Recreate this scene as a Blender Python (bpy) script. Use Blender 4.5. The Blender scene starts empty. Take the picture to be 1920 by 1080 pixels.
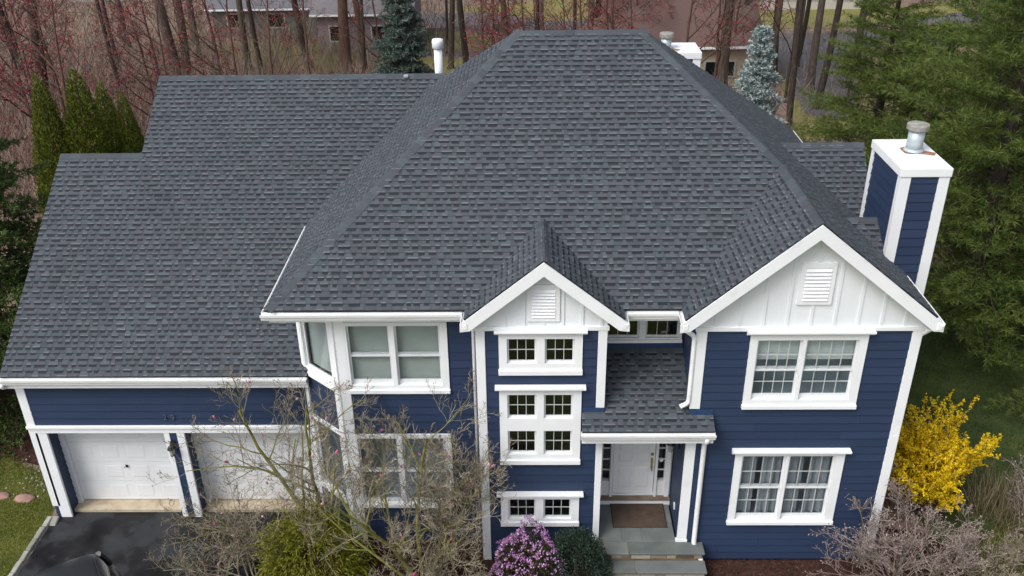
import bpy, math, random
import numpy as np
from mathutils import Vector, Matrix

# ------------------------------------------------------------------ camera, sky, sun, exposure
scene = bpy.context.scene
R2 = math.radians
CAM = Vector((0.326, -13.918, 13.772))
cam_r = Vector((0.99983979, 0.01290385, -0.01240477))
cam_u = Vector((0.00477853, 0.4754469, 0.87973144))
cam_f = Vector((-0.01724973, 0.87964978, -0.47530907))
cd = bpy.data.cameras.new('camera')
cam = bpy.data.objects.new('camera', cd)
scene.collection.objects.link(cam)
mw = Matrix.Identity(4)
for i in range(3):
    mw[i][0] = cam_r[i]; mw[i][1] = cam_u[i]; mw[i][2] = -cam_f[i]; mw[i][3] = CAM[i]
cam.matrix_world = mw
cd.sensor_width = 36.0
cd.lens = 1726.9 / 1920 * 36.0
cd.clip_start = 0.1
cd.clip_end = 2000
scene.camera = cam

SUN_EL, SUN_AZ = 50.0, 226.0      # azimuth measured clockwise from +Y; the light comes from over the drone's shoulder
world = bpy.data.worlds.new('World')
scene.world = world
world.use_nodes = True
wn = world.node_tree
bg = wn.nodes['Background']
sky = wn.nodes.new('ShaderNodeTexSky')
sky.sky_type = 'NISHITA'
sky.sun_disc = False
sky.sun_elevation = R2(SUN_EL)
sky.sun_rotation = R2(SUN_AZ)
sky.air_density = 1.0
sky.dust_density = 4.0
sky.ozone_density = 1.0
hsv = wn.nodes.new('ShaderNodeHueSaturation')      # a closed cloud deck is close to neutral
hsv.inputs['Saturation'].default_value = 0.46
wn.links.new(sky.outputs[0], hsv.inputs['Color'])
wn.links.new(hsv.outputs[0], bg.inputs['Color'])
bg.inputs['Strength'].default_value = 0.15
sd = bpy.data.lights.new('sun', 'SUN')
sd.energy = 1.4
sd.angle = R2(28)
sd.color = (1.0, 0.99, 0.975)
sun = bpy.data.objects.new('sun', sd)
scene.collection.objects.link(sun)
az, el = R2(SUN_AZ), R2(SUN_EL)
sdir = Vector((math.sin(az) * math.cos(el), math.cos(az) * math.cos(el), math.sin(el)))
sun.rotation_euler = sdir.to_track_quat('Z', 'Y').to_euler()
sun.location = (0, 0, 30)
vs = scene.view_settings
vs.view_transform = 'Standard'
vs.look = 'None'
vs.gamma = 1
vs.use_curve_mapping = False
vs.exposure = 0.44
scene.cycles.max_bounces = 8
scene.cycles.transparent_max_bounces = 12

# ------------------------------------------------------------------ helpers
COL = scene.collection
rng = random.Random(7)

class MB:
    def __init__(s):
        s.v = []; s.f = []
    def add(s, pts, faces):
        b = len(s.v)
        s.v += [tuple(p) for p in pts]
        s.f += [tuple(b + i for i in f) for f in faces]
    def box(s, x0, x1, y0, y1, z0, z1):
        s.hexa([(x0, y0, z0), (x1, y0, z0), (x1, y1, z0), (x0, y1, z0), (x0, y0, z1), (x1, y0, z1), (x1, y1, z1), (x0, y1, z1)])
        return s
    def hexa(s, p):
        s.add(p, [(3, 2, 1, 0), (4, 5, 6, 7), (0, 1, 5, 4), (1, 2, 6, 5), (2, 3, 7, 6), (3, 0, 4, 7)])
        return s
    def extrude(s, pts, vec):
        n = len(pts); vec = Vector(vec)
        a = [Vector(p) for p in pts]
        s.add(a + [p + vec for p in a], [tuple(range(n))[::-1], tuple(range(n, 2 * n))] + [(i, (i + 1) % n, n + (i + 1) % n, n + i) for i in range(n)])
        return s
    def poly(s, pts):
        s.add(pts, [tuple(range(len(pts)))]); return s
    def tube(s, pts, rad, n=6, cap=True):
        pts = [Vector(p) for p in pts]
        m = len(pts); b = len(s.v)
        if not hasattr(rad, '__len__'): rad = [rad] * m
        d0 = (pts[1] - pts[0]).normalized()
        ref = Vector((0, 0, 1)) if abs(d0.z) < .9 else Vector((1, 0, 0))
        x = d0.cross(ref).normalized()
        for i in range(m):
            d = (pts[min(i + 1, m - 1)] - pts[max(i - 1, 0)])
            d = d.normalized() if d.length > 1e-9 else d0
            x = x - d * x.dot(d)
            x = x.normalized() if x.length > 1e-6 else d.orthogonal().normalized()
            y = d.cross(x)
            for k in range(n):
                a = 2 * math.pi * k / n
                q = pts[i] + (x * math.cos(a) + y * math.sin(a)) * rad[i]
                s.v.append((q.x, q.y, q.z))
        for i in range(m - 1):
            for k in range(n):
                k2 = (k + 1) % n
                s.f.append((b + i * n + k, b + i * n + k2, b + (i + 1) * n + k2, b + (i + 1) * n + k))
        if cap:
            s.f.append(tuple(b + k for k in range(n))[::-1])
            s.f.append(tuple(b + (m - 1) * n + k for k in range(n)))
        return s
    def lathe(s, prof, n=20, c=(0, 0, 0)):
        b = len(s.v); m = len(prof)
        for r, z in prof:
            for k in range(n):
                a = 2 * math.pi * k / n
                s.v.append((c[0] + r * math.cos(a), c[1] + r * math.sin(a), c[2] + z))
        for i in range(m - 1):
            for k in range(n):
                k2 = (k + 1) % n
                s.f.append((b + i * n + k, b + i * n + k2, b + (i + 1) * n + k2, b + (i + 1) * n + k))
        s.f.append(tuple(b + k for k in range(n))[::-1])
        s.f.append(tuple(b + (m - 1) * n + k for k in range(n)))
        return s
    def mesh(s, name, mat, smooth=False):
        me = bpy.data.meshes.new(name)
        me.from_pydata(s.v, [], s.f)
        if mat: me.materials.append(mat)
        if smooth: me.shade_smooth()
        return me
    def obj(s, name, mat, parent=None, M=None, smooth=False, kind=None):
        return link(name, s.mesh(name, mat, smooth), parent, M, kind)

def link(name, data, parent=None, M=None, kind=None):
    o = bpy.data.objects.new(name, data)
    COL.objects.link(o)
    if parent: o.parent = parent
    if M is not None: o.matrix_local = M
    if kind: o['kind'] = kind
    return o

def empty(name, loc=(0, 0, 0), rz=0.0, parent=None):
    o = link(name, None, parent)
    o.location = loc; o.rotation_euler = (0, 0, rz)
    o.empty_display_size = .2
    return o

def tag(o, label=None, cat=None, group=None, kind=None):
    if label: o['label'] = label
    if cat: o['category'] = cat
    if group: o['group'] = group
    if kind: o['kind'] = kind
    return o

def copy_tree(o, parent=None):
    c = o.copy(); COL.objects.link(c)
    if parent: c.parent = parent
    for ch in list(o.children): copy_tree(ch, c)
    return c

def bevel_mesh(me, w=.02, seg=2):
    import bmesh
    bm = bmesh.new(); bm.from_mesh(me)
    bmesh.ops.bevel(bm, geom=bm.edges[:], offset=w, segments=seg, affect='EDGES', profile=.6)
    bm.to_mesh(me); bm.free()
    return me

def npmesh(name, V, F, mat):
    """V (n,3) float array, F (m,k) int array with k constant"""
    me = bpy.data.meshes.new(name)
    n, m, k = len(V), len(F), F.shape[1]
    me.vertices.add(n); me.vertices.foreach_set('co', np.ascontiguousarray(V, dtype=np.float32).ravel())
    me.loops.add(m * k); me.loops.foreach_set('vertex_index', np.ascontiguousarray(F, dtype=np.int32).ravel())
    me.polygons.add(m)
    me.polygons.foreach_set('loop_start', np.arange(0, m * k, k, dtype=np.int32))
    me.polygons.foreach_set('loop_total', np.full(m, k, dtype=np.int32))
    me.update(calc_edges=True)
    if mat: me.materials.append(mat)
    return me

def leaf_arrays(C, D, L, W, seed=0, flat=None):
    """diamond leaves: base C, direction D (n,3), length L, width W; returns V,F"""
    r = np.random.default_rng(seed)
    C = np.asarray(C, float); D = np.asarray(D, float); n = len(C)
    D = D / (np.linalg.norm(D, axis=1, keepdims=True) + 1e-9)
    S = r.normal(size=(n, 3)) if flat is None else np.asarray(flat, float)
    S = S - D * (S * D).sum(1, keepdims=True)
    S = S / (np.linalg.norm(S, axis=1, keepdims=True) + 1e-9)
    L = np.broadcast_to(np.asarray(L, float), (n,))[:, None]; W = np.broadcast_to(np.asarray(W, float), (n,))[:, None]
    V = np.empty((n, 4, 3))
    V[:, 0] = C; V[:, 1] = C + D * L * .45 + S * W * .5; V[:, 2] = C + D * L; V[:, 3] = C + D * L * .45 - S * W * .5
    return V.reshape(-1, 3), np.arange(4 * n).reshape(n, 4)

def leaf_obj(name, C, D, L, W, mat, parent=None, seed=0, flat=None, kind=None):
    V, F = leaf_arrays(C, D, L, W, seed, flat)
    return link(name, npmesh(name, V, F, mat), parent, None, kind)

# ------------------------------------------------------------------ materials
def nt(name):
    m = bpy.data.materials.new(name); m.use_nodes = True
    return m, m.node_tree, m.node_tree.nodes['Principled BSDF']

def ramp(t, stops, fac):
    r = t.nodes.new('ShaderNodeValToRGB')
    e = r.color_ramp.elements
    while len(e) < len(stops): e.new(.5)
    for i, (p, c) in enumerate(stops):
        e[i].position = p; e[i].color = (*c, 1)
    t.links.new(fac, r.inputs[0])
    return r.outputs[0]

def math_n(t, op, a, b=None):
    n = t.nodes.new('ShaderNodeMath'); n.operation = op
    for i, x in enumerate((a, b)):
        if x is None: continue
        if isinstance(x, (int, float)): n.inputs[i].default_value = x
        else: t.links.new(x, n.inputs[i])
    return n.outputs[0]

def noise(t, scale, detail=3, rough=.55, coord='Object', vec=None, stretch=None):
    n = t.nodes.new('ShaderNodeTexNoise')
    n.inputs['Scale'].default_value = scale; n.inputs['Detail'].default_value = detail; n.inputs['Roughness'].default_value = rough
    if coord == 'World':
        g = t.nodes.new('ShaderNodeNewGeometry'); src = g.outputs['Position']
    else:
        g = t.nodes.new('ShaderNodeTexCoord'); src = g.outputs[coord]
    if stretch:
        mp = t.nodes.new('ShaderNodeMapping'); mp.inputs['Scale'].default_value = stretch
        t.links.new(src, mp.inputs[0]); src = mp.outputs[0]
    t.links.new(src, n.inputs['Vector'])
    return n.outputs['Fac']

def piece_random(t):
    g = t.nodes.new('ShaderNodeNewGeometry'); o = t.nodes.new('ShaderNodeObjectInfo')
    return math_n(t, 'FRACT', math_n(t, 'ADD', g.outputs['Random Per Island'], o.outputs['Random']))

def bump(t, b, h, strength=.3, dist=.01):
    n = t.nodes.new('ShaderNodeBump'); n.inputs['Strength'].default_value = strength; n.inputs['Distance'].default_value = dist
    t.links.new(h, n.inputs['Height']); t.links.new(n.outputs[0], b.inputs['Normal'])

def surf(name, stops, scale=4, detail=4, rough=.6, piece=0.0, bscale=None, bstr=.25, bdist=.01, coord='World', spec=.3, metallic=0, stretch=None, rvar=None):
    m, t, b = nt(name)
    f = noise(t, scale, detail, coord=coord, stretch=stretch)
    if piece:
        f = math_n(t, 'ADD', math_n(t, 'MULTIPLY', f, 1 - piece), math_n(t, 'MULTIPLY', piece_random(t), piece))
    t.links.new(ramp(t, stops, f), b.inputs['Base Color'])
    b.inputs['Roughness'].default_value = rough
    b.inputs['Specular IOR Level'].default_value = spec
    b.inputs['Metallic'].default_value = metallic
    if rvar:
        t.links.new(ramp(t, [(rvar[0], (rvar[2],) * 3), (rvar[1], (rvar[3],) * 3)], noise(t, rvar[4], 3, coord=coord)), b.inputs['Roughness'])
    if bscale: bump(t, b, noise(t, bscale, 4, coord=coord), bstr, bdist)
    return m

def leafm(name, stops, rough=.55, trans=.25, scale=1.2, piece=.6):
    """foliage: each leaf has its own shade, clumps drift in tone, a little light passes through"""
    m, t, b = nt(name)
    f = math_n(t, 'ADD', math_n(t, 'MULTIPLY', noise(t, scale, 2, coord='World'), 1 - piece), math_n(t, 'MULTIPLY', piece_random(t), piece))
    c = ramp(t, stops, f)
    t.links.new(c, b.inputs['Base Color'])
    b.inputs['Roughness'].default_value = rough; b.inputs['Specular IOR Level'].default_value = .25
    if trans:
        tr = t.nodes.new('ShaderNodeBsdfTranslucent'); mx = t.nodes.new('ShaderNodeMixShader')
        t.links.new(c, tr.inputs[0]); mx.inputs[0].default_value = trans
        t.links.new(b.outputs[0], mx.inputs[1]); t.links.new(tr.outputs[0], mx.inputs[2])
        t.links.new(mx.outputs[0], t.nodes['Material Output'].inputs[0])
    return m

M = {}
def shingle_mat(name, lo, hi, pw=.38):
    m, t, b = nt(name)
    pr = piece_random(t)
    big = noise(t, .55, 3, coord='World')
    gran = noise(t, 160, 2, coord='World')
    f = math_n(t, 'ADD', math_n(t, 'MULTIPLY', pr, pw), math_n(t, 'ADD', math_n(t, 'MULTIPLY', big, .30), math_n(t, 'MULTIPLY', gran, .34)))
    mid = tuple((a + b_) / 2 for a, b_ in zip(lo, hi))
    warm = (mid[0] * 1.1, mid[1] * .96, mid[2] * .98)
    t.links.new(ramp(t, [(.12, lo), (.42, mid), (.5, warm), (.56, mid), (.95, hi)], f), b.inputs['Base Color'])
    b.inputs['Roughness'].default_value = .85; b.inputs['Specular IOR Level'].default_value = .25
    bump(t, b, gran, .35, .004)
    return m
M['shingle'] = shingle_mat('shingle_tab', (.030, .037, .045), (.098, .115, .132))
M['shingle_low'] = shingle_mat('shingle_lower_layer', (.026, .032, .039), (.088, .104, .120))
M['shingle_light'] = shingle_mat('shingle_edge_highlight', (.062, .073, .084), (.150, .170, .188))
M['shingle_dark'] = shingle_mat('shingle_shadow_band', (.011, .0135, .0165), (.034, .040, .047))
M['cap'] = shingle_mat('shingle_cap', (.028, .034, .041), (.084, .098, .113), .45)
M['deck'] = surf('roof_deck', [(0, (.03, .034, .04)), (1, (.045, .05, .058))], 20, rough=.9)
M['navy'] = surf('navy_siding', [(.25, (.0195, .0340, .074)), (.75, (.0255, .0430, .090))], 2.2, rough=.5, piece=.35, bscale=60, bstr=.12, bdist=.003, stretch=(.6, .6, 3))
M['navy_flash'] = surf('blue_flashing', [(.3, (.02, .045, .11)), (.7, (.028, .058, .135))], 6, rough=.4)
M['white'] = surf('white_trim_paint', [(.22, (.63, .65, .665)), (.36, (.735, .755, .775)), (.7, (.785, .805, .825))], 2.3, rough=.45, bscale=40, bstr=.05, bdist=.002)
M['gutter'] = surf('white_aluminium', [(.25, (.56, .57, .57)), (.40, (.74, .75, .76)), (.55, (.79, .80, .81)), (.9, (.82, .825, .83))], 3.4, rough=.35, stretch=(.4, .4, 2))
M['panel'] = surf('white_gable_panel', [(.25, (.68, .71, .735)), (.75, (.735, .765, .79))], 1.2, rough=.5)
M['door'] = surf('white_door_paint', [(.25, (.68, .70, .72)), (.75, (.76, .775, .785))], 1.5, rough=.4, bscale=30, bstr=.06, bdist=.003)
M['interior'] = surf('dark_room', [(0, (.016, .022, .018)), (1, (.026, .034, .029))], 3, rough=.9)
M['room_pale'] = surf('pale_blue_room', [(0, (.32, .40, .46)), (1, (.44, .52, .58))], 3, rough=.9)
M['blind_white'] = surf('white_blind', [(.3, (.56, .63, .62)), (.7, (.64, .70, .69))], 2, rough=.7)
M['blind'] = surf('window_blind', [(.3, (.37, .42, .395)), (.7, (.43, .48, .455))], 2, rough=.7)
M['curtain'] = surf('window_curtain', [(.3, (.26, .30, .33)), (.7, (.36, .40, .43))], 3, rough=.8, stretch=(6, 6, .5))
M['vinyl'] = surf('sash_vinyl', [(.3, (.62, .645, .655)), (.7, (.70, .72, .73))], 3, rough=.4)
M['muntin'] = surf('muntin_bar', [(.3, (.42, .45, .44)), (.7, (.52, .54, .53))], 5, rough=.45)
M['galv'] = surf('galvanised_flue', [(.25, (.36, .42, .45)), (.75, (.50, .56, .59))], 6, rough=.45, metallic=.35, stretch=(1, 1, .2))
M['fluecap'] = surf('weathered_flue_cap', [(.3, (.20, .185, .16)), (.55, (.33, .32, .29)), (.8, (.40, .395, .37))], 9, rough=.7, metallic=.2)
M['rust'] = surf('rust_stain', [(.3, (.18, .075, .03)), (.6, (.34, .19, .10)), (.85, (.62, .55, .48))], 14, rough=.8)
M['black'] = surf('black_metal', [(0, (.012, .012, .013)), (1, (.022, .022, .024))], 8, rough=.45)
M['lampglass'] = surf('lantern_glass', [(0, (.25, .27, .28)), (1, (.36, .38, .38))], 8, rough=.15)
M['brass'] = surf('brass', [(.3, (.42, .27, .07)), (.7, (.62, .44, .16))], 30, rough=.3, metallic=.85)
M['number'] = surf('dull_pewter', [(0, (.10, .11, .14)), (1, (.15, .16, .19))], 9, rough=.4, metallic=.4)
M['plastic_white'] = surf('white_pvc', [(.3, (.66, .69, .72)), (.7, (.76, .79, .82))], 3, rough=.5)
M['bluestone'] = surf('bluestone', [(.25, (.09, .102, .10)), (.5, (.135, .15, .145)), (.8, (.19, .195, .18))], 2.6, detail=6, rough=.6, piece=.4, bscale=25, bstr=.2)
M['riser'] = surf('riser_fieldstone', [(.25, (.09, .065, .045)), (.5, (.22, .17, .12)), (.8, (.33, .29, .23))], 5, rough=.8, piece=.6, bscale=18, bstr=.5)
M['mat'] = surf('coir_mat', [(.25, (.062, .042, .032)), (.75, (.105, .074, .056))], 6, rough=.95, bscale=220, bstr=.6)
M['concrete'] = surf('tan_concrete', [(.25, (.30, .235, .16)), (.5, (.44, .37, .27)), (.8, (.52, .47, .37))], 4.5, detail=6, rough=.85, bscale=60, bstr=.25)
M['kerbstone'] = surf('granite_kerb', [(.25, (.17, .17, .14)), (.6, (.31, .31, .28)), (.85, (.42, .42, .38))], 7, rough=.85, piece=.4, bscale=40, bstr=.4)
M['pinkstone'] = surf('pink_stepping_stone', [(.25, (.20, .11, .09)), (.6, (.33, .20, .17)), (.85, (.40, .29, .25))], 5, rough=.85, bscale=20, bstr=.35)
M['asphalt'] = surf('sealed_asphalt', [(.36, (.0065, .0065, .0075)), (.48, (.009, .009, .011)), (.54, (.024, .026, .029)), (.75, (.036, .038, .042))], 1.1, detail=6, rough=.6, bscale=180, bstr=.5, bdist=.004, rvar=(.40, .56, .30, .82, 1.1))
M['road'] = surf('old_asphalt', [(.3, (.075, .072, .082)), (.7, (.115, .11, .122))], .5, detail=5, rough=.85)
M['rubber'] = surf('tyre_rubber', [(0, (.012, .012, .012)), (1, (.02, .02, .02))], 20, rough=.8)
M['rim'] = surf('alloy_rim', [(0, (.35, .36, .37)), (1, (.45, .46, .47))], 9, rough=.35, metallic=.8)
M['car_black'] = surf('black_car_paint', [(0, (.016, .017, .021)), (1, (.024, .025, .030))], 2, rough=.3, spec=.5)
M['car_white'] = surf('white_car_paint', [(0, (.72, .74, .78)), (1, (.80, .82, .85))], 2, rough=.2, spec=.5)
M['carglass'] = surf('tinted_glass', [(0, (.006, .008, .009)), (1, (.012, .014, .015))], 2, rough=.06, spec=.6)
M['chrome'] = surf('chrome', [(0, (.5, .51, .53)), (1, (.6, .61, .63))], 5, rough=.2, metallic=.9)
M['redlens'] = surf('red_lens', [(0, (.25, .01, .01)), (1, (.32, .02, .02))], 5, rough=.2)
M['clearlens'] = surf('clear_lens', [(0, (.5, .52, .54)), (1, (.62, .64, .66))], 5, rough=.15)

def glass_mat():
    m, t, b = nt('window_glass')
    gl = t.nodes.new('ShaderNodeBsdfGlossy'); gl.inputs['Roughness'].default_value = .03
    tr = t.nodes.new('ShaderNodeBsdfTransparent'); tr.inputs[0].default_value = (.90, .915, .92, 1)
    fr = t.nodes.new('ShaderNodeFresnel'); fr.inputs[0].default_value = 1.75
    mx = t.nodes.new('ShaderNodeMixShader')
    gm = t.nodes.new('ShaderNodeNewGeometry')
    t.links.new(math_n(t, 'MULTIPLY', fr.outputs[0], math_n(t, 'SUBTRACT', 1.0, gm.outputs['Backfacing'])), mx.inputs[0]); t.links.new(tr.outputs[0], mx.inputs[1]); t.links.new(gl.outputs[0], mx.inputs[2])
    bump_n = t.nodes.new('ShaderNodeBump'); bump_n.inputs['Strength'].default_value = .04; bump_n.inputs['Distance'].default_value = .02
    t.links.new(noise(t, 1.7, 1, coord='World'), bump_n.inputs['Height']); t.links.new(bump_n.outputs[0], gl.inputs['Normal'])
    t.links.new(mx.outputs[0], t.nodes['Material Output'].inputs[0])
    return m
M['glass'] = glass_mat()
# ------------------------------------------------------------------ the house
house = empty('house', (0, 0, 0))
tag(house, 'two-storey navy clapboard house with white trim and grey shingled roofs', 'house')
ZE, YE, XL, XRE = 5.696, 0.048, -4.402, 7.412          # main eave
YR, ZR, XR0, XR1 = 4.938, 9.484, 0.129, 2.677          # main ridge
PF = (ZR - ZE) / (YR - YE); PL = (ZR - ZE) / (XR0 - XL); PR = (ZR - ZE) / (XRE - XR1)
GX0, GAX, GY = 2.973, 5.10, -0.271                      # right gable
GAZ = ZE + PR * (XRE - GAX)
CX0, CX1, CAX, CAZ, CY = -0.83, 2.05, 0.595, 6.865, -0.214   # centre gable
YG, ZG, XG = 0.979, 3.704, -10.069                      # garage eave
PG = 0.687
YGL, YGH, XGH = 5.425, 7.231, -8.246
ZGL = ZG + PG * (YGL - YG); ZGH = ZG + PG * (YGH - YG)
YGW, XGW = 1.297, -9.963                                # garage front wall, left corner
YM, YC = 0.55, 0.05                                     # main left wall, centre tower wall
XC0, XC1, RX0, RX1 = -0.574, 1.699, 3.321, 7.204
BAYL, BAYR = (-4.09, YGW), (-3.25, YM)                  # angled bay
YD = 1.2                                                # entry wall
ZF = 5.396
LAP = 0.178

def frame_at(a, b=None, ang=None, z=0):
    if ang is None: ang = math.atan2(b[1] - a[1], b[0] - a[0])
    return Matrix.Translation((a[0], a[1], z)) @ Matrix.Rotation(ang, 4, 'Z')

def rect_minus(rect, holes):
    out = [rect]
    for h in holes:
        nxt = []
        for (x0, x1, z0, z1) in out:
            if h[0] >= x1 or h[1] <= x0 or h[2] >= z1 or h[3] <= z0: nxt.append((x0, x1, z0, z1)); continue
            hx0, hx1 = max(x0, h[0]), min(x1, h[1])
            if hx0 > x0: nxt.append((x0, hx0, z0, z1))
            if hx1 < x1: nxt.append((hx1, x1, z0, z1))
            if h[2] > z0: nxt.append((hx0, hx1, z0, h[2]))
            if h[3] < z1: nxt.append((hx0, hx1, h[3], z1))
        out = nxt
    return [r for r in out if r[1] - r[0] > .004 and r[3] - r[2] > .004]

def wall(a, b, z0, z1, holes=(), boards=True, top=None, joined=False):
    """a clapboard wall from a to b (left to right seen from outside); holes in wall coordinates (u0,u1,z0,z1)"""
    W = math.hypot(b[0] - a[0], b[1] - a[1])
    m = MB()
    if top:
        m.extrude([(0, .002, z0), (W, .002, z0)] + [(u, .002, z) for u, z in top], (0, .08, 0))
    else:
        for (u0, u1, za, zb) in rect_minus((0, W, z0, z1), holes): m.box(u0, u1, .002, .09, za, zb)
    w = m.obj('wall', M['navy'], house, frame_at(a, b))
    if not boards: return w
    zc = z0; k = 0; J = MB()
    while zc < z1 - .02:
        ze = min(zc + LAP, z1)
        for (u0, u1, za, zb) in rect_minus((.012, W - .012, zc, ze), holes):
            if top:
                zz = (za + zb) / 2
                us = []
                pts = [(0, z0)] + [(u, z) for u, z in top[::-1]] + [(W, z0)]
                for (p, q) in zip(pts[:-1], pts[1:]):
                    if (p[1] - zz) * (q[1] - zz) < 0: us.append(p[0] + (q[0] - p[0]) * (zz - p[1]) / (q[1] - p[1]))
                if len(us) < 2: continue
                u0, u1 = max(u0, min(us)), min(u1, max(us))
            fa = -.025 + (za - zc) / LAP * .019; fb = -.025 + (zb - zc) / LAP * .019
            pts = [(u0, fa, za), (u1, fa, za), (u1, .002, za), (u0, .002, za), (u0, fb, zb), (u1, fb, zb), (u1, .002, zb), (u0, .002, zb)]
            if u1 - u0 > 2.2 and not joined and rng.random() < .75:      # butt joint between two lengths
                uj = rng.uniform(u0 + .6, u1 - .6); q = [list(p) for p in pts]
                for (i0, i1) in ((1, 2), (5, 6)):
                    for i in (i0, i1): q[i][0] = uj - .0015
                MB().hexa(q).obj('siding_board', M['navy'], w)
                pts = [list(p) for p in pts]
                for i in (0, 3, 4, 7): pts[i][0] = uj + .0015
            if joined: J.hexa(pts)
            else: MB().hexa(pts).obj('siding_board', M['navy'], w)
        zc += LAP; k += 1
    if joined: J.obj('siding_boards', M['navy'], w)
    return w

def part(name, mat, f, parent=None, Mx=None, smooth=False, kind=None):
    m = MB(); f(m)
    return m.obj(name, M[mat], parent or house, Mx, smooth, kind)

def bx(name, mat, *a, parent=None, Mx=None, bev=0):
    m = MB().box(*a)
    me = m.mesh(name, M[mat])
    if bev: bevel_mesh(me, bev, 1)
    return link(name, me, parent or house, Mx)

# ---- roofs -------------------------------------------------------
CAND = []       # single shingles
unit = MB().hexa([(0, 0, -.002), (1, 0, -.002), (1, 1, -.004), (0, 1, -.004), (0, 0, .023), (1, 0, .023), (1, 1, .005), (0, 1, .005)]).mesh('shingle', M['shingle'])
EXPO = 0.1245
def roof_plane(name, P0, ud, vd, poly, hidden=None, detail=True, trim=0.0):
    P0 = Vector(P0); ud = Vector(ud).normalized(); vd = Vector(vd).normalized()
    if trim:
        q = []
        for (a, b) in zip(poly, poly[1:] + poly[:1]):
            if a[1] >= trim: q.append(a)
            if (a[1] - trim) * (b[1] - trim) < 0:
                k = (trim - a[1]) / (b[1] - a[1]); q.append((a[0] + (b[0] - a[0]) * k, trim))
        poly = q
    nn = ud.cross(vd); flip = nn.z < 0
    if flip: nn = -nn
    W = lambda u, v, h: P0 + ud * u + vd * v + nn * h
    dk = MB(); dk.extrude([W(u, v, -.004) for u, v in poly], nn * -.05)
    deck = dk.obj(name, M['deck'], house)
    if not detail: return deck
    def span(v):
        us = []
        for (p, q) in zip(poly, poly[1:] + poly[:1]):
            if (p[1] - v) * (q[1] - v) < 0: us.append(p[0] + (q[0] - p[0]) * (v - p[1]) / (q[1] - p[1]))
        return (min(us), max(us)) if len(us) >= 2 else None
    vmax = max(p[1] for p in poly)
    base = MB(); tabs = MB(); dark = MB(); light = MB()
    nco = int(vmax / EXPO)
    ro = random.Random(hash(name) % 1000 if False else sum(map(ord, name)))
    def slab(mb, ul0, ur0, ul1, ur1, v0, v1, h0, h1, lo):
        p = [W(ul0, v0, lo), W(ur0, v0, lo), W(ur1, v1, lo - .002), W(ul1, v1, lo - .002), W(ul0, v0, h0), W(ur0, v0, h0), W(ur1, v1, h1), W(ul1, v1, h1)]
        f = [(4, 5, 6, 7), (0, 1, 5, 4), (1, 2, 6, 5), (3, 0, 4, 7)]
        if flip: f = [x[::-1] for x in f]
        mb.add(p, f)
    for i in range(nco + 1):
        v0 = i * EXPO + trim; v1 = min(v0 + EXPO, vmax - .001)
        if v1 - v0 < .02: continue
        s0, s1 = span(v0 + .004), span(v1 - .004)
        if not s0 or not s1: continue
        # the lower layer, cut into shingle lengths
        u = s0[0] - ro.uniform(0, .9)
        while u < s0[1]:
            ue = u + .97
            a0, b0 = max(u, s0[0]), min(ue, s0[1]); a1, b1 = max(u, s1[0]), min(ue, s1[1])
            if b0 - a0 > .01 and b1 - a1 > -.05:
                if b1 < a1: a1 = b1 = (a1 + b1) / 2
                c = W((a0 + b0) / 2, (v0 + v1) / 2, 0)
                if not (hidden and hidden(c) and hidden(W(a0, v0, 0)) and hidden(W(b0, v0, 0))): slab(base, a0, b0, a1, b1, v0, v1, .0165, .003, -.003)
            u = ue + .002
        u = s0[0] - ro.uniform(0, .3)
        while u < s0[1]:
            w = ro.choice((.07, .08, .09, .10, .115, .13, .16, .20)) * ro.uniform(.9, 1.12); g = ro.choice((.045, .06, .07, .08, .10, .14)) * ro.uniform(.9, 1.1)
            ue = u + w
            a0, b0 = max(u, s0[0]), min(ue, s0[1]); a1, b1 = max(u, s1[0]), min(ue, s1[1])
            if b0 - a0 > .012 and b1 - a1 > -.03:
                c = W((a0 + b0) / 2, (v0 + v1) / 2, 0)
                if not (hidden and hidden(c)):
                    if v0 > trim + .05:      # dark band under each overlay tab: printed tone with the tab's shade coloured in
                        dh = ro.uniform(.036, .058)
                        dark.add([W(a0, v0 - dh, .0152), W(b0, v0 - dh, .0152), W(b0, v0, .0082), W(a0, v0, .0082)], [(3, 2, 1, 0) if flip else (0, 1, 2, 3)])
                    if ro.random() < .45:     # highlight on the tab's lower edge, coloured in as a paler granule strip
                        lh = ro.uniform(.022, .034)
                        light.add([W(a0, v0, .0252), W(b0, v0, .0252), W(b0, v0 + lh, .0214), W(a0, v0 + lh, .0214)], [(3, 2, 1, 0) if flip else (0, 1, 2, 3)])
                    if a0 == u and a1 == u and b0 == ue and b1 == ue and w > .09 and v1 - v0 > EXPO - .002:
                        CAND.append((c, u, v0, w, P0, ud, vd, nn, deck, tabs, slab, flip))
                    else:
                        if b1 < a1: a1 = b1 = (a1 + b1) / 2
                        slab(tabs, a0, b0, a1, b1, v0, v1, .023, .005, -.002)
            u = ue + g
    deck['_t'] = 0
    PLANES.append((deck, base, tabs, dark, light))
    return deck
PLANES = []

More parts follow.
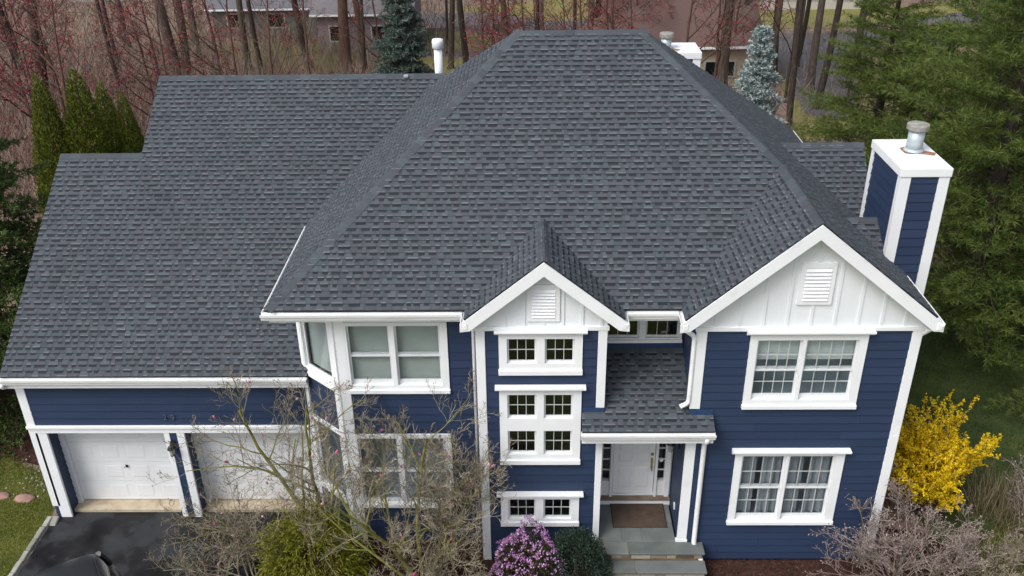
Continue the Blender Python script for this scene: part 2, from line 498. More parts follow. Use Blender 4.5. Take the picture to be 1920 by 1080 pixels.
def finish_roofs():
    def score(c):
        d = c[0] - CAM; zf = d.dot(cam_f)
        x = d.dot(cam_r) / zf * 1726.9; y = d.dot(cam_u) / zf * 1726.9
        if abs(x) > 950 or abs(y) > 535: return 0
        return c[3] * abs(d.normalized().dot(c[7])) / zf ** 2
    S = sorted(CAND, key=score, reverse=True)
    for k, (c, u, v0, w, P0, ud, vd, nn, deck, tabs, slab, flip) in enumerate(S):
        if k < 290:
            o = link('shingle', unit, deck)
            mm = Matrix.Identity(4); p = P0 + ud * u + vd * v0
            for i in range(3):
                mm[i][0] = ud[i] * w; mm[i][1] = vd[i] * EXPO; mm[i][2] = nn[i]; mm[i][3] = p[i]
            o.matrix_local = mm
        else: slab(tabs, u, u + w, u, u + w, v0, v0 + EXPO, .023, .005, -.002)
    for deck, base, tabs, dark, light in PLANES:
        base.obj('shingle_lower_layer', M['shingle_low'], deck, None, False, 'stuff')
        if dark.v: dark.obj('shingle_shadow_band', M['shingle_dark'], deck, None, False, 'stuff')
        if light.v: light.obj('shingle_edge_highlight', M['shingle_light'], deck, None, False, 'stuff')
        if tabs.v: tabs.obj('shingle_field', M['shingle'], deck, None, False, 'stuff')
        del deck['_t']

def caps(A, B, n1, n2, e=.19, w=.15, deck=None, lift=.012):
    """overlapping cap shingles bent over a hip or ridge, laid from A (low) to B"""
    A, B = Vector(A), Vector(B); d = (B - A); L = d.length; d.normalize()
    n1, n2 = Vector(n1).normalized(), Vector(n2).normalized()
    nm = (n1 + n2).normalized()
    ws = []
    for n in (n1, n2):
        q = n.cross(d).normalized()
        if q.dot(nm) > 0: q = -q
        ws.append(q)
    if ws[0].dot(ws[1]) > .98: ws[1] = -ws[1]
    l = e + .05
    def sec(s, h):
        return [d * s + ws[0] * w + nm * (h), d * s + ws[0] * .03 + nm * (h + .006), d * s + ws[1] * .03 + nm * (h + .006), d * s + ws[1] * w + nm * (h)]
    m = MB()
    a, b = sec(0, lift + .013), sec(l, lift + .009); a2, b2 = sec(0, lift), sec(l, lift - .006)
    pts = a + b + a2 + b2
    m.add(pts, [(0, 1, 5, 4), (1, 2, 6, 5), (2, 3, 7, 6), (8, 9, 1, 0), (9, 10, 2, 1), (10, 11, 3, 2), (8, 0, 4, 12), (3, 11, 15, 7), (12, 13, 9, 8), (13, 14, 10, 9), (14, 15, 11, 10)])
    me = m.mesh('ridge_cap', M['cap'])
    n = max(1, int(L / e))
    ee = L / n
    for i in range(n):
        o = link('ridge_cap', me, deck or house)
        o.location = A + d * (i * ee)
    return me

def up(v): return Vector(v).normalized()
nF = Vector((0, -PF, 1)).normalized(); nLf = Vector((-PL, 0, 1)).normalized(); nRt = Vector((PR, 0, 1)).normalized(); nBk = Vector((0, PF, 1)).normalized()
nG = Vector((0, -PG, 1)).normalized(); nGb = Vector((0, PG, 1)).normalized()
zmain = lambda y: ZE + PF * (y - YE)
pcl = (CAZ - ZE) / (CAX - CX0); pcr = (CAZ - ZE) / (CX1 - CAX); pgl = (GAZ - ZE) / (GAX - GX0)
def zcg(x): return CAZ - (CAX - x) * pcl if x < CAX else CAZ - (x - CAX) * pcr
def zrg(x): return GAZ - (GAX - x) * pgl if x < GAX else ZE + PR * (XRE - x)
def hid_front(p):
    if CX0 < p.x < CX1 and zcg(p.x) > p.z + .01: return True
    return p.x > GX0 and zrg(p.x) > p.z + .01
sl = lambda p: math.sqrt(1 + p * p)
vf = (ZR - ZE) / PF * sl(PF)
main_front = roof_plane('main_roof', (XL, YE, ZE), (1, 0, 0), (0, 1, PF), [(0, 0), (XRE - XL, 0), (XR1 - XL, vf), (XR0 - XL, vf)], hid_front, trim=.09)
YB = 2 * YR - YE
zgar = lambda y: ZG + PG * (y - YG) if y < YGH else ZGH - PG * (y - YGH)
roof_plane('hip_roof', (XL, YE, ZE), (0, 1, 0), (1, 0, PL), [(0, 0), (YB - YE, 0), (YR - YE, (XR0 - XL) * sl(PL))], lambda p: zgar(p.y) > p.z + .12, trim=.15)
vr = lambda x: (XRE - x) * sl(PR)
yh = YR - (GAX - XR1) * (YR - YE) / (XRE - XR1)
WY, WZ, WXE = 5.0, 7.04, 7.50                            # side wing ridge
def hid_right(p):
    zw = WZ - .8 * abs(p.y - WY)
    return zw > p.z + .05
roof_plane('hip_roof', (XRE, GY, ZE), (0, 1, 0), (-1, 0, PR), [(0, 0), (YB - GY, 0), (YR - GY, vr(XR1)), (yh - GY, vr(GAX)), (0, vr(GAX))], hid_right, trim=.14)
roof_plane('main_roof', (XRE, YB, ZE), (-1, 0, 0), (0, -1, PF), [(0, 0), (XRE - XL, 0), (XRE - XR0, vf), (XRE - XR1, vf)], detail=False)
# gables
ymz = lambda z: YE + (z - ZE) / PF
roof_plane('gable_roof', (GX0, GY, ZE), (0, 1, 0), (1, 0, pgl), [(0, 0), (YE - GY + .05, 0), (ymz(GAZ) - GY + .05, (GAX - GX0) * sl(pgl)), (0, (GAX - GX0) * sl(pgl))], trim=.07)
roof_plane('gable_roof', (CX0, CY, ZE), (0, 1, 0), (1, 0, pcl), [(0, 0), (YE - CY + .05, 0), (ymz(CAZ) - CY + .05, (CAX - CX0) * sl(pcl)), (0, (CAX - CX0) * sl(pcl))], trim=.07)
roof_plane('gable_roof', (CX1, CY, ZE), (0, 1, 0), (-1, 0, pcr), [(0, 0), (YE - CY + .05, 0), (ymz(CAZ) - CY + .05, (CX1 - CAX) * sl(pcr)), (0, (CX1 - CAX) * sl(pcr))], trim=.07)
# garage
vg = lambda z: (z - ZG) / PG * sl(PG)
xj = XL + (ZGH - ZE) / PL
roof_plane('garage_roof', (XG, YG, ZG), (1, 0, 0), (0, 1, PG), [(0, 0), (-4.0 - XG, 0), (-4.0 - XG, vg(ZE)), (XL + .05 - XG, vg(ZE) + .001), (xj + .1 - XG, vg(ZGH)), (XGH - XG, vg(ZGH)), (XGH - XG, vg(ZGL) + .001), (0, vg(ZGL))], lambda p: p.z > ZE and p.x > XL + (p.z - ZE) / PL + .12, trim=.08)
roof_plane('garage_roof', (XGH, YGL * 2 - YG, ZG), (-1, 0, 0), (0, -1, PG), [(0, 0), (XGH - XG, 0), (XGH - XG, vg(ZGL)), (0, vg(ZGL))], detail=False)
roof_plane('garage_roof', (1.0, YGH * 2 - YG, ZG), (-1, 0, 0), (0, -1, PG), [(0, 0), (1.0 - XGH, 0), (1.0 - XGH, vg(ZGH)), (0, vg(ZGH))], detail=False)
# side wing
wl = 1.82; wv = wl * sl(.8)
xw = lambda z: XRE - (z - ZE) / PR
roof_plane('wing_roof', (5.4, WY - wl, WZ - .8 * wl), (1, 0, 0), (0, 1, .8), [(XRE - 5.4 - .1, 0), (WXE - 5.4, 0), (WXE - 5.4, wv), (xw(WZ) - 5.4 - .1, wv)])
roof_plane('wing_roof', (WXE, WY + wl, WZ - .8 * wl), (-1, 0, 0), (0, -1, .8), [(0, 0), (.3, 0), (WXE - xw(WZ) + .1, wv), (0, wv)], detail=False)
# chimney cricket
cz = ZE + PR * (XRE - 6.365)
cy0, cz0 = 1.464, ZE + PR * (XRE - 6.98)
pk = (cz - cz0) / (2.2 - cy0)
roof_plane('cricket_roof', (6.3, cy0, cz0), (1, 0, 0), (0, 1, pk), [(.655, 0), (.69, 0), (.69, (2.2 - cy0) * sl(pk)), (.06, (2.2 - cy0) * sl(pk))])
roof_plane('cricket_roof', (6.99, 2.936, cz0), (-1, 0, 0), (0, -1, pk), [(0, 0), (.03, 0), (.63, .736 * sl(pk)), (0, .736 * sl(pk))], detail=False)
# porch
PPY, PPZ, PP = -0.40, 3.385, 0.572
pv = lambda y: (y - PPY) * sl(PP)
roof_plane('porch_roof', (1.31, PPY, PPZ), (1, 0, 0), (0, 1, PP), [(0, 0), (2.42, 0), (2.42, pv(.06)), (2.0, pv(.06) + .001), (2.0, pv(YD)), (.40, pv(YD)), (.40, pv(.06) + .001), (0, pv(.06))], trim=.08)
finish_roofs()
# caps
caps((XL + .10, YE + .10, ZE + .07), (XR0, YR, ZR), nF, nLf)
caps((GAX, yh, GAZ), (XR1, YR, ZR), nF, nRt)
caps((XR0 - .05, YR, ZR), (XR1 + .05, YR, ZR), nF, nBk, .2)
caps((GAX, GY, GAZ), (GAX, yh + .05, GAZ), (-pgl, 0, 1), nRt)
caps((CAX, CY, CAZ), (CAX, ymz(CAZ), CAZ), (-pcl, 0, 1), (pcr, 0, 1), .17, .12)
caps((XG, YGL, ZGL), (XGH + .02, YGL, ZGL), nG, nGb, .22)
caps((XGH, YGH, ZGH), (xj + .02, YGH, ZGH), nG, nGb, .22)
caps((xw(WZ), WY, WZ), (WXE, WY, WZ), (0, -.8, 1), (0, .8, 1), .2)
caps((6.40, 2.2, cz), (6.98, 2.2, cz), (0, -pk, 1), (0, pk, 1), .16, .12)

# ---- gutters, fascia, soffits -------------------------------------
GP = [(0.118, 0), (.118, -.125), (.045, -.125), (.036, -.075), (.008, -.05), (0, 0), (.016, 0), (.018, -.032), (.100, -.032), (.102, 0)]
def gutter(A, B, inward, z):
    """A to B along the outer edge; inward = horizontal unit vector to the house"""
    A = Vector((A[0], A[1], z)); B = Vector((B[0], B[1], z)); i = Vector((inward[0], inward[1], 0))
    m = MB(); m.extrude([A + i * p + Vector((0, 0, q)) for p, q in GP], B - A)
    return m.obj('gutter', M['gutter'], house)
gutter((XL, YE), (CX0 - .01, YE), (0, 1), ZE - .005)
gutter((XL, YE + .121), (XL, 3.86), (1, 0), ZE - .005)
gutter((CX1 + .01, YE), (GX0 - .01, YE), (0, 1), ZE - .005)
gutter((CX0 - .02, CY - .03), (CX0 - .02, YE + .118), (1, 0), ZE - .012)
gutter((CX1 + .02, CY - .03), (CX1 + .02, YE + .118), (-1, 0), ZE - .012)
gutter((GX0 - .02, GY - .03), (GX0 - .02, YE + .118), (1, 0), ZE - .012)
gutter((XRE + .03, GY - .04), (XRE + .03, 1.46), (-1, 0), ZE - .012)
gutter((XRE + .03, 6.9), (XRE + .03, YB), (-1, 0), ZE - .012)
gutter((XG - .05, YG), (-4.02, YG), (0, 1), ZG - .005)
gutter((1.29, PPY), (3.75, PPY), (0, 1), PPZ - .005)
# fascia and soffit boards
bx('soffit', 'white', XL + .12, CX0 + .1, YE + .122, YM + .05, ZE - .21, ZE - .185)
bx('soffit', 'white', XL + .122, -4.0, YM + .052, 3.9, ZE - .212, ZE - .187)
bx('soffit', 'white', CX1 - .1, GX0 + .1, YE + .122, YD + .02, ZE - .21, ZE - .185)
bx('fascia', 'white', XL + .121, CX0 + .1, YE + .121, YE + .141, ZE - .185, ZE - .02)
bx('fascia', 'white', CX1 - .1, GX0 + .1, YE + .121, YE + .141, ZE - .185, ZE - .02)
bx('soffit', 'white', XG + .02, -4.02, YG + .122, YGW + .01, ZG - .16, ZG - .135)
bx('fascia', 'white', XG + .02, -4.02, YG + .121, YG + .14, ZG - .26, ZG - .03)
bx('soffit', 'white', RX1 - .01, XRE - .1, GY + .06, YB, ZE - .21, ZE - .19)
bx('fascia', 'white', 1.31, 3.73, PPY + .12, PPY + .16, PPZ - .26, PPZ - .03)
bx('porch_ceiling', 'white', 1.32, 3.72, PPY + .161, YD, PPZ - .24, PPZ - .215)
bx('header_beam', 'white', XC1 + .01, RX0 + .16, -.05, .03, PPZ - .36, PPZ - .242)
# gutter ends and downspouts
def downspout(pts, r=.038):
    m = MB()
    pts = [Vector(p) for p in pts]
    sm = [pts[0]]
    for p, q, s in zip(pts[:-2], pts[1:-1], pts[2:]):
        a = (p - q).normalized(); b = (s - q).normalized()
        k = min(.06, (p - q).length * .4, (s - q).length * .4)
        sm += [q + a * k, q + (a + b) * k * .3, q + b * k]
    sm.append(pts[-1])
    m.tube(sm, r, 8)
    return m.obj('downspout', M['gutter'], house, None, True)
downspout([(CX0 + .04, CY + .12, ZE - .12), (CX0 + .04, CY + .12, ZE - .2), (XC0 - .1, YM - .06, ZE - .42), (XC0 - .1, YM - .06, .0)])
downspout([(GX0 + .05, GY + .16, ZE - .12), (GX0 + .05, GY + .16, ZE - .2), (RX0 - .06, -.02, ZE - .42), (RX0 - .06, -.02, 4.02), (RX0 - .06, -.02, 3.85), (RX0 - .22, -.07, 3.80)], .045)
downspout([(3.60, PPY + .07, PPZ - .12), (3.60, PPY + .07, PPZ - .20), (3.62, -.075, PPZ - .36), (3.62, -.075, .50), (3.64, -.10, .36), (3.74, -.32, .28), (3.75, -.36, .12)], .05)
downspout([(XRE - .03, -.12, ZE - .12), (XRE - .03, -.12, ZE - .18), (RX1 + .05, -.02, ZE - .36), (RX1 + .05, .12, ZE - .5), (RX1 + .05, .12, .1)], .04)
downspout([(XG - .01, YG + .06, ZG - .12), (XG - .01, YG + .06, ZG - .2), (XG - .06, YGW - .02, ZG - .34), (XGW - .06, YGW + .1, ZG - .42), (XGW - .06, YGW + .1, .12)], .045)

# ---- windows ------------------------------------------------------
def sheet_blind(m, u0, u1, z0, z1, y, pitch=.05):
    z = z1
    while z > z0 + pitch * .5:
        zb = max(z0, z - pitch)
        m.add([(u0, y + .006, z), (u1, y + .006, z), (u1, y - .008, zb), (u0, y - .008, zb)], [(0, 1, 2, 3)])
        z -= pitch
def sheet_curtain(m, u0, u1, z0, z1, y, amp=.03):
    n = max(8, int((u1 - u0) / .03)); P = []
    for i in range(n + 1):
        u = u0 + (u1 - u0) * i / n
        P.append((u, y + amp * math.sin(u * 42) + amp * .5 * math.sin(u * 17 + 1)))
    for (a, b) in zip(P[:-1], P[1:]): m.add([(a[0], a[1], z0), (b[0], b[1], z0), (b[0], b[1], z1), (a[0], a[1], z1)], [(0, 1, 2, 3)])

def window(Mx, u0, u1, z0, z1, units, rows, grid, double=False, cap=True, blind=None, curtain=False, label=None, sillh=.09, capx=.075, trim='white', depth=.55, room_mat='interior', blind_mat='blind'):
    """outer trim rectangle, unit openings (ua,ub) x rows (za,zb), panes per sash"""
    w = empty('window', (0, 0, 0), 0, house); w.matrix_local = Mx
    if label: w['label'] = label
    holes = [(a - .035, b + .035, c - .035, d + .035) for a, b in units for c, d in rows]
    fr = MB()
    for (a, b, c, d) in rect_minus((u0, u1, z0 + sillh, z1), holes): fr.box(a, b, -.048, .05, c, d)
    fr.obj('frame', M[trim], w)
    bx('sill', trim, u0 - .012, u1 + .012, -.085, .05, z0, z0 + sillh - .002, parent=w, bev=.008)
    if cap:
        k = MB(); h = .105
        k.extrude([(u0 - capx, -.06, z1 + .002), (u0 - capx, -.15, z1 + h - .03), (u0 - capx, -.15, z1 + h), (u0 - capx, .04, z1 + h + .012), (u0 - capx, .04, z1 + .002)], (u1 - u0 + 2 * capx, 0, 0))
        k.obj('head_cap', M[trim], w)
    room = MB(); a, b, c, d = u0 + .02, u1 - .02, z0 + .02, z1 - .02
    y0, y1 = .055, depth
    room.add([(a, y0, c), (b, y0, c), (b, y0, d), (a, y0, d), (a, y1, c), (b, y1, c), (b, y1, d), (a, y1, d)], [(4, 5, 6, 7), (0, 1, 5, 4), (2, 3, 7, 6), (1, 2, 6, 5), (3, 0, 4, 7)])
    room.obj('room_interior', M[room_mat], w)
    for (ua, ub) in units:
        for (za, zb) in rows:
            sashes = [(za, zb, .012)]
            if double:
                mid = (za + zb) / 2
                sashes = [(mid - .002, zb, .004), (za, mid, .034)]
            for (sa, sb, y) in sashes:
                S = MB(); e = .034
                S.box(ua - .035, ua, y, y + .03, sa - .035, sb + (.035 if not double or sb == zb else 0)); S.box(ub, ub + .035, y, y + .03, sa - .035, sb + (.035 if not double or sb == zb else 0))
                S.box(ua, ub, y + .001, y + .029, sa - .035, sa + (.055 if double and sa == za else 0.0))
                S.box(ua, ub, y + .001, y + .029, sb - (.028 if double and sa == za else 0), sb + .035)
                S.obj('sash', M['vinyl'], w)
                lo = sa + (.055 if double and sa == za else 0); hi = sb - (.028 if double and sa == za else 0)
                nc, nr = grid
                mu = MB(); t = .0065
                for i in range(1, nc):
                    u = ua + (ub - ua) * i / nc; mu.box(u - t, u + t, y + .006, y + .024, lo, hi)
                for j in range(1, nr):
                    z = lo + (hi - lo) * j / nr; mu.box(ua, ub, y + .007, y + .023, z - t, z + t)
                if mu.v: mu.obj('muntin', M['muntin'], w)
                pw, ph = (ub - ua) / nc, (hi - lo) / nr
                pm = MB().box(0, pw, y + .013, y + .017, 0, ph).mesh('pane', M['glass'])
                for i in range(nc):
                    for j in range(nr):
                        o = link('pane', pm, w); o.location = (ua + pw * i, 0, lo + ph * j)
            if blind is not None:
                m = MB(); sheet_blind(m, ua - .03, ub + .03, za + (zb - za) * (1 - blind) - .02, zb + .03, .13)
                m.obj('blind', M[blind_mat], w)
            if curtain:
                m = MB(); q = (ub - ua)
                sheet_curtain(m, ua - .02, ua + q * .4, za - .03, zb + .03, .16); sheet_curtain(m, ub - q * .42, ub + .02, za - .03, zb + .03, .17)
                m.obj('curtain', M['curtain'], w)
    return w

def hole(u0, u1, z0, z1): return (u0 + .02, u1 - .02, z0 + .02, z1 - .02)

# right block front
A = (RX0, 0); FR = frame_at((0, 0), (1, 0))
o = RX0
wall((RX0, 0), (RX1, 0), 0, 5.42, [hole(4.24 - o, 6.304 - o, 3.734, 5.31), hole(4.24 - o, 6.304 - o, .94, 2.69)])
window(FR, 4.24, 6.304, 3.734, 5.31, [(4.41, 5.135), (5.27, 6.12)], [(3.96, 5.17)], (4, 2), True, blind=.37, blind_mat='blind_white', room_mat='room_pale', depth=.9, label='upper window with half drawn blinds')
window(FR, 4.24, 6.304, .94, 2.69, [(4.41, 5.17), (5.30, 6.10)], [(1.09, 2.60)], (4, 2), True, curtain=True, room_mat='room_pale', depth=.9, label='lower window with pale curtains')
# centre tower
F2 = frame_at((0, YC), (1, YC)); o = XC0
wall((XC0, YC), (XC1, YC), 0, 5.42, [hole(-.2 - o, 1.295 - o, 4.465, 5.31), hole(-.21 - o, 1.30 - o, 2.418, 4.11), hole(-.225 - o, 1.31 - o, .86, 1.60)])
window(F2, -.2, 1.295, 4.465, 5.31, [(-.02, .44), (.655, 1.12)], [(4.735, 5.185)], (3, 2), sillh=.11)
window(F2, -.21, 1.30, 2.418, 4.11, [(-.03, .44), (.645, 1.115)], [(3.515, 3.985), (2.68, 3.165)], (3, 2), sillh=.11)
window(F2, -.225, 1.31, .86, 1.60, [(-.045, .43), (.645, 1.125)], [(1.06, 1.50)], (3, 2), sillh=.11)
# main wall left of the tower
F3 = frame_at((0, YM), (1, YM)); o = BAYR[0]
wall(BAYR, (XC0, YM), 0, 5.50, [hole(-3.06 - o, -1.16 - o, 3.72, 5.28), hole(-3.09 - o, -1.19 - o, .90, 2.74)])
window(F3, -3.06, -1.16, 3.72, 5.28, [(-2.98, -2.26), (-2.10, -1.33)], [(3.93, 5.17)], (1, 1), True, cap=False, blind=1.0, label='wide window with closed grey blinds')
window(F3, -3.09, -1.19, .90, 2.74, [(-3.00, -2.28), (-2.12, -1.36)], [(1.01, 2.61)], (1, 1), True, cap=False, room_mat='room_pale')
# angled bay
FB = frame_at(BAYL, BAYR); WB = math.hypot(BAYR[0] - BAYL[0], BAYR[1] - BAYL[1])
wall(BAYL, BAYR, 0, 5.50, [hole(.09, WB - .13, 3.72, 5.28), hole(.09, WB - .13, .90, 2.74)])
window(FB, .09, WB - .13, 3.72, 5.28, [(.15, WB - .19)], [(3.93, 5.17)], (1, 1), False, cap=False, blind=1.0)
window(FB, .09, WB - .13, .90, 2.74, [(.15, WB - .19)], [(1.01, 2.61)], (1, 1), False, cap=False, room_mat='room_pale')
# entry
F4 = frame_at((0, YD), (1, YD)); o = XC1
wall((XC1, YD), (RX0, YD), 0.3, 5.50, [hole(1.76 - o, 3.26 - o, 4.43, 5.46), (1.84 - o, 3.18 - o, .62, 2.75)])
window(F4, 1.76, 3.26, 4.43, 5.46, [(1.86, 2.41), (2.60, 3.17)], [(4.56, 5.36)], (3, 2), cap=False, sillh=.07)
# walls beside the recess
wall((RX0, YD), (RX0, .0), 0.3, 5.50)
wall((XC1, .05), (XC1, YD), 0.3, 5.50, joined=True)
wall((XC0, YM), (XC0, YC), 0, 5.50, joined=True)
# garage front
PZ = 2.28
wall((XGW, YGW), (BAYL[0] - .005, YGW), PZ + .12, ZG - .14)
# the unseen sides, kept so the house is closed
wall((RX1, 0), (RX1, 9.6), 0, 5.50, joined=True)
wall((RX1, 9.6), (XL + .3, 9.6), 0, 5.5, boards=False)
wall((XL + .31, 9.6), (XL + .31, YGW + .1), 0, 5.5, boards=False)
ge = 2 * YGL - YGW
wall((XGW, ge), (XGW, YGW), 0, ZGL, top=[(ge - YGW, ZG + .1), (ge - YGL, ZGL - .08), (0, ZG + .1)], joined=True)
wall((-4.1, ge), (XGW, ge), 0, ZG + .1, boards=False)
he = 2 * YGH - YGW
wall((XGH + .15, he), (XGH + .15, YGL - .3), ZG - .3, ZGH, top=[(he - YGL + .3, ZGL - .25), (he - YGL, ZGL - .08), (he - YGH, ZGH - .08), (0, ZG + .1)], joined=True)
wall((1.0, he), (XGH + .15, he), 0, ZG + .1, boards=False)
wall((WXE - .12, WY - wl + .12), (WXE - .12, WY + wl - .12), 0, WZ, top=[(2 * wl - .24, WZ - .8 * wl + .05), (wl - .12, WZ - .1), (0, WZ - .8 * wl + .05)], joined=True)

# ---- corner boards, frieze, skirts --------------------------------
def vboard(x0, x1, y, z0, z1, th=.034, name='corner_board'):
    return bx(name, 'white', x0, x1, y - th, y + .02, z0, z1, bev=.005)
vboard(RX0 - .035, RX0 + .155, 0, 3.72, 5.47); vboard(RX0 - .035, RX0 + .155, 0, .36, PPZ - .365)
vboard(RX1 - .15, RX1 + .03, 0, .25, 3.12); vboard(RX1 - .15, RX1 + .03, 0, 3.126, 5.47)
vboard(XC0 - .035, XC0 + .13, YC, -.1, 5.47); vboard(XC1 - .13, XC1 + .03, YC, 3.72, 5.47); vboard(XC1 - .10, XC1 + .025, YC, .3, PPZ - .25)
bx('corner_post', 'white', RX0 - .06, RX0 + .17, -.045, .03, .32, .52)
vboard(XGW - .03, XGW + .15, YGW, .25, ZG - .16)
bx('corner_board', 'white', BAYL[0] - .12, BAYL[0] + .02, YGW - .05, YGW + .03, .0, PZ)
bx('corner_board', 'white', -.002, .095, -.06, .03, 0, 5.49, Mx=frame_at(BAYL, BAYR), bev=.005)
bx('corner_board', 'white', WB - .14, WB + .022, -.05, .03, 0, 5.49, Mx=frame_at(BAYL, BAYR), bev=.005)
bx('corner_board', 'white', BAYR[0] + .02, BAYR[0] + .20, YM - .052, YM + .02, 0, 5.49, bev=.005)
bx('frieze_board', 'white', XGW - .04, BAYL[0] - .002, YGW - .075, YGW + .02, PZ + .05, PZ + .125, bev=.01)
bx('header_beam', 'white', XGW + .10, BAYL[0] - .12, YGW - .045, YGW + .33, PZ - .06, PZ + .048)
# blue step flashing where the porch roof meets the walls
for (x0, x1, y, z) in ((1.33, XC1 + .03, YC - .035, 3.635), (RX0 - .03, 3.72, -.035, 3.605)):
    bx('flashing', 'navy_flash', x0, x1, y - .015, y + .02, z, z + .085)
bx('flashing', 'navy_flash', XC1 + .02, RX0 - .04, YD - .03, YD - .005, PPZ + PP * (YD - PPY) - .02, PPZ + PP * (YD - PPY) + .08)

# ---- gable fronts -------------------------------------------------
def gable(x0, x1, xa, za, yf, yw, wx0, wx1, vx0, vx1, vz0, vz1, bats):
    pl = (za - ZE) / (xa - x0); pr_ = (za - ZE) / (x1 - xa)
    zl = lambda x: za - (xa - x) * pl if x < xa else za - (x - xa) * pr_
    g = empty('gable_end', (0, 0, 0), 0, house)
    lo = ZF + .075
    m = MB(); m.extrude([(wx0, yw - .01, lo), (wx1, yw - .01, lo), (wx1, yw - .01, zl(wx1) - .08), (xa, yw - .01, za - .08), (wx0, yw - .01, zl(wx0) - .08)], (0, .06, 0))
    m.obj('gable_panel', M['panel'], g)
    bx('frieze_board', 'white', wx0 - .03, wx1 + .03, yw - .05, yw - .004, ZF - .01, ZF + .075, parent=g, bev=.006)
    for (fx, p, s) in ((x0, pl, 1), (x1, pr_, -1)):
        wv_ = .205 * math.sqrt(1 + p * p)
        m = MB(); m.extrude([(fx - s * .03, yf - .02, ZE - .02 - .03 * p), (xa, yf - .02, za - .012), (xa, yf - .02, za - .012 - wv_), (fx + s * .14, yf - .02, ZE - .02 - wv_ + .14 * p), (fx - s * .03, yf - .02, ZE - .02 - .17)], (0, .035, 0))
        m.obj('rake_board', M['white'], g)
        m = MB(); m.extrude([(fx + s * .02, yf + .016, ZE - .10), (xa, yf + .016, za - .125), (xa, yf + .016, za - .145), (fx + s * .02, yf + .016, ZE - .12)], (0, yw - yf, 0))
        m.obj('soffit', M['white'], g)
    for b in bats:
        top = zl(b) - .10
        spans = [(lo, top)]
        if vx0 - .09 < b < vx1 + .09: spans = [(lo, vz0 - .085), (vz1 + .085, top)]
        for (a, c) in spans:
            if c - a > .05: bx('batten', 'panel', b - .025, b + .025, yw - .028, yw - .011, a, c, parent=g)
    v = MB()
    for (a, b, c, d) in rect_minus((vx0 - .08, vx1 + .08, vz0 - .08, vz1 + .08), [(vx0, vx1, vz0, vz1)]): v.box(a, b, yw - .045, yw - .008, c, d)
    v.obj('vent_frame', M['white'], g)
    bx('vent_back', 'panel', vx0, vx1, yw - .012, yw - .0105, vz0, vz1, parent=g)
    n = 9; h = (vz1 - vz0) / n
    sm = MB().extrude([(0, -.058, 0), (0, -.045, .012), (0, -.004, h * .95), (0, -.004, h * .78), (0, -.05, -.004)], (vx1 - vx0, 0, 0)).mesh('vent_slat', M['white'])
    for i in range(n):
        q = link('vent_slat', sm, g); q.location = (vx0, yw - .008, vz0 + h * i + .004)
gable(GX0, XRE, GAX, GAZ, GY, 0, RX0 - .03, RX1 + .03, 5.03, 5.46, 6.0, 6.63, [5.245 + .41 * k for k in (-4, -3, -2, -1, 0, 1, 2, 3, 4)])
gable(CX0, CX1, CAX, CAZ, CY, YC, XC0 - .03, XC1 + .03, .39, .80, 5.66, 6.22, [.595 + .34 * k for k in (-3, -2, -1, 0, 1, 2, 3)])

# ---- garage doors -------------------------------------------------
def pier(x0, x1, z0=-.1):
    W = x1 - x0
    w = wall((x0, YGW), (x1, YGW), z0, PZ - .06)
    wall((x1, YGW), (x1, YGW + .42), z0, PZ - .06)
    return w
pier(XGW, -9.66); pier(-7.17, -6.80)
vboard(-9.87, -9.66 + .03, YGW, -.1, PZ - .062)
vboard(-7.20, -7.085, YGW, -.1, PZ - .062); vboard(-6.935, -6.775, YGW, -.1, PZ - .062)
def garage_door(x0, x1, label):
    g = empty('garage_door', ((x0 + x1) / 2, YGW + .44, 0), 0, house); g['label'] = label
    W = (x1 - x0) / 2; H = 2.12 / 4
    import bmesh
    def panel_mesh():
        m = MB(); m.box(-W, W, 0, .04, .004, H - .004)
        n = 4; pw = 2 * W / n
        for i in range(n):
            a, b = -W + pw * i + .09, -W + pw * (i + 1) - .09
            m.hexa([(a, 0, .10), (b, 0, .10), (b, .001, .10), (a, .001, .10), (a, 0, H - .10), (b, 0, H - .10), (b, .001, H - .10), (a, .001, H - .10)])
            c = .03
            m.add([(a, -.001, .10), (b, -.001, .10), (b, -.001, H - .10), (a, -.001, H - .10), (a + c, -.006, .10 + c), (b - c, -.006, .10 + c), (b - c, -.006, H - .10 - c), (a + c, -.006, H - .10 - c)], [(0, 1, 5, 4), (1, 2, 6, 5), (2, 3, 7, 6), (3, 0, 4, 7), (4, 5, 6, 7)])
        return m.mesh('panel', M['door'])
    pm = panel_mesh()
    for i in range(4):
        q = link('panel', pm, g); q.location = (0, 0, .03 + H * i)
    k = MB(); k.tube([(.02, -.02, .98), (.02, -.05, .99), (.02, -.055, 1.05)], .008, 6); k.box(.0, .04, -.02, -.005, .94, 1.0); k.tube([(.02, -.05, .985), (-.03, -.055, .97)], .007, 6)
    k.obj('handle', M['black'], g)
    # jambs
    for (a, b) in ((-W - .12, -W - .002), (W + .002, W + .12)):
        bx('jamb', 'white', a, b, -.42 if False else -.10, .06, 0, 2.2, parent=g)
    bx('door_stop', 'white', -W, W, -.06, .06, 2.16, 2.25, parent=g)
garage_door(-9.55, -7.28, 'plain white garage door with a black handle beside the lawn')
garage_door(-6.68, -4.32, 'white garage door half hidden behind the bare magnolia')
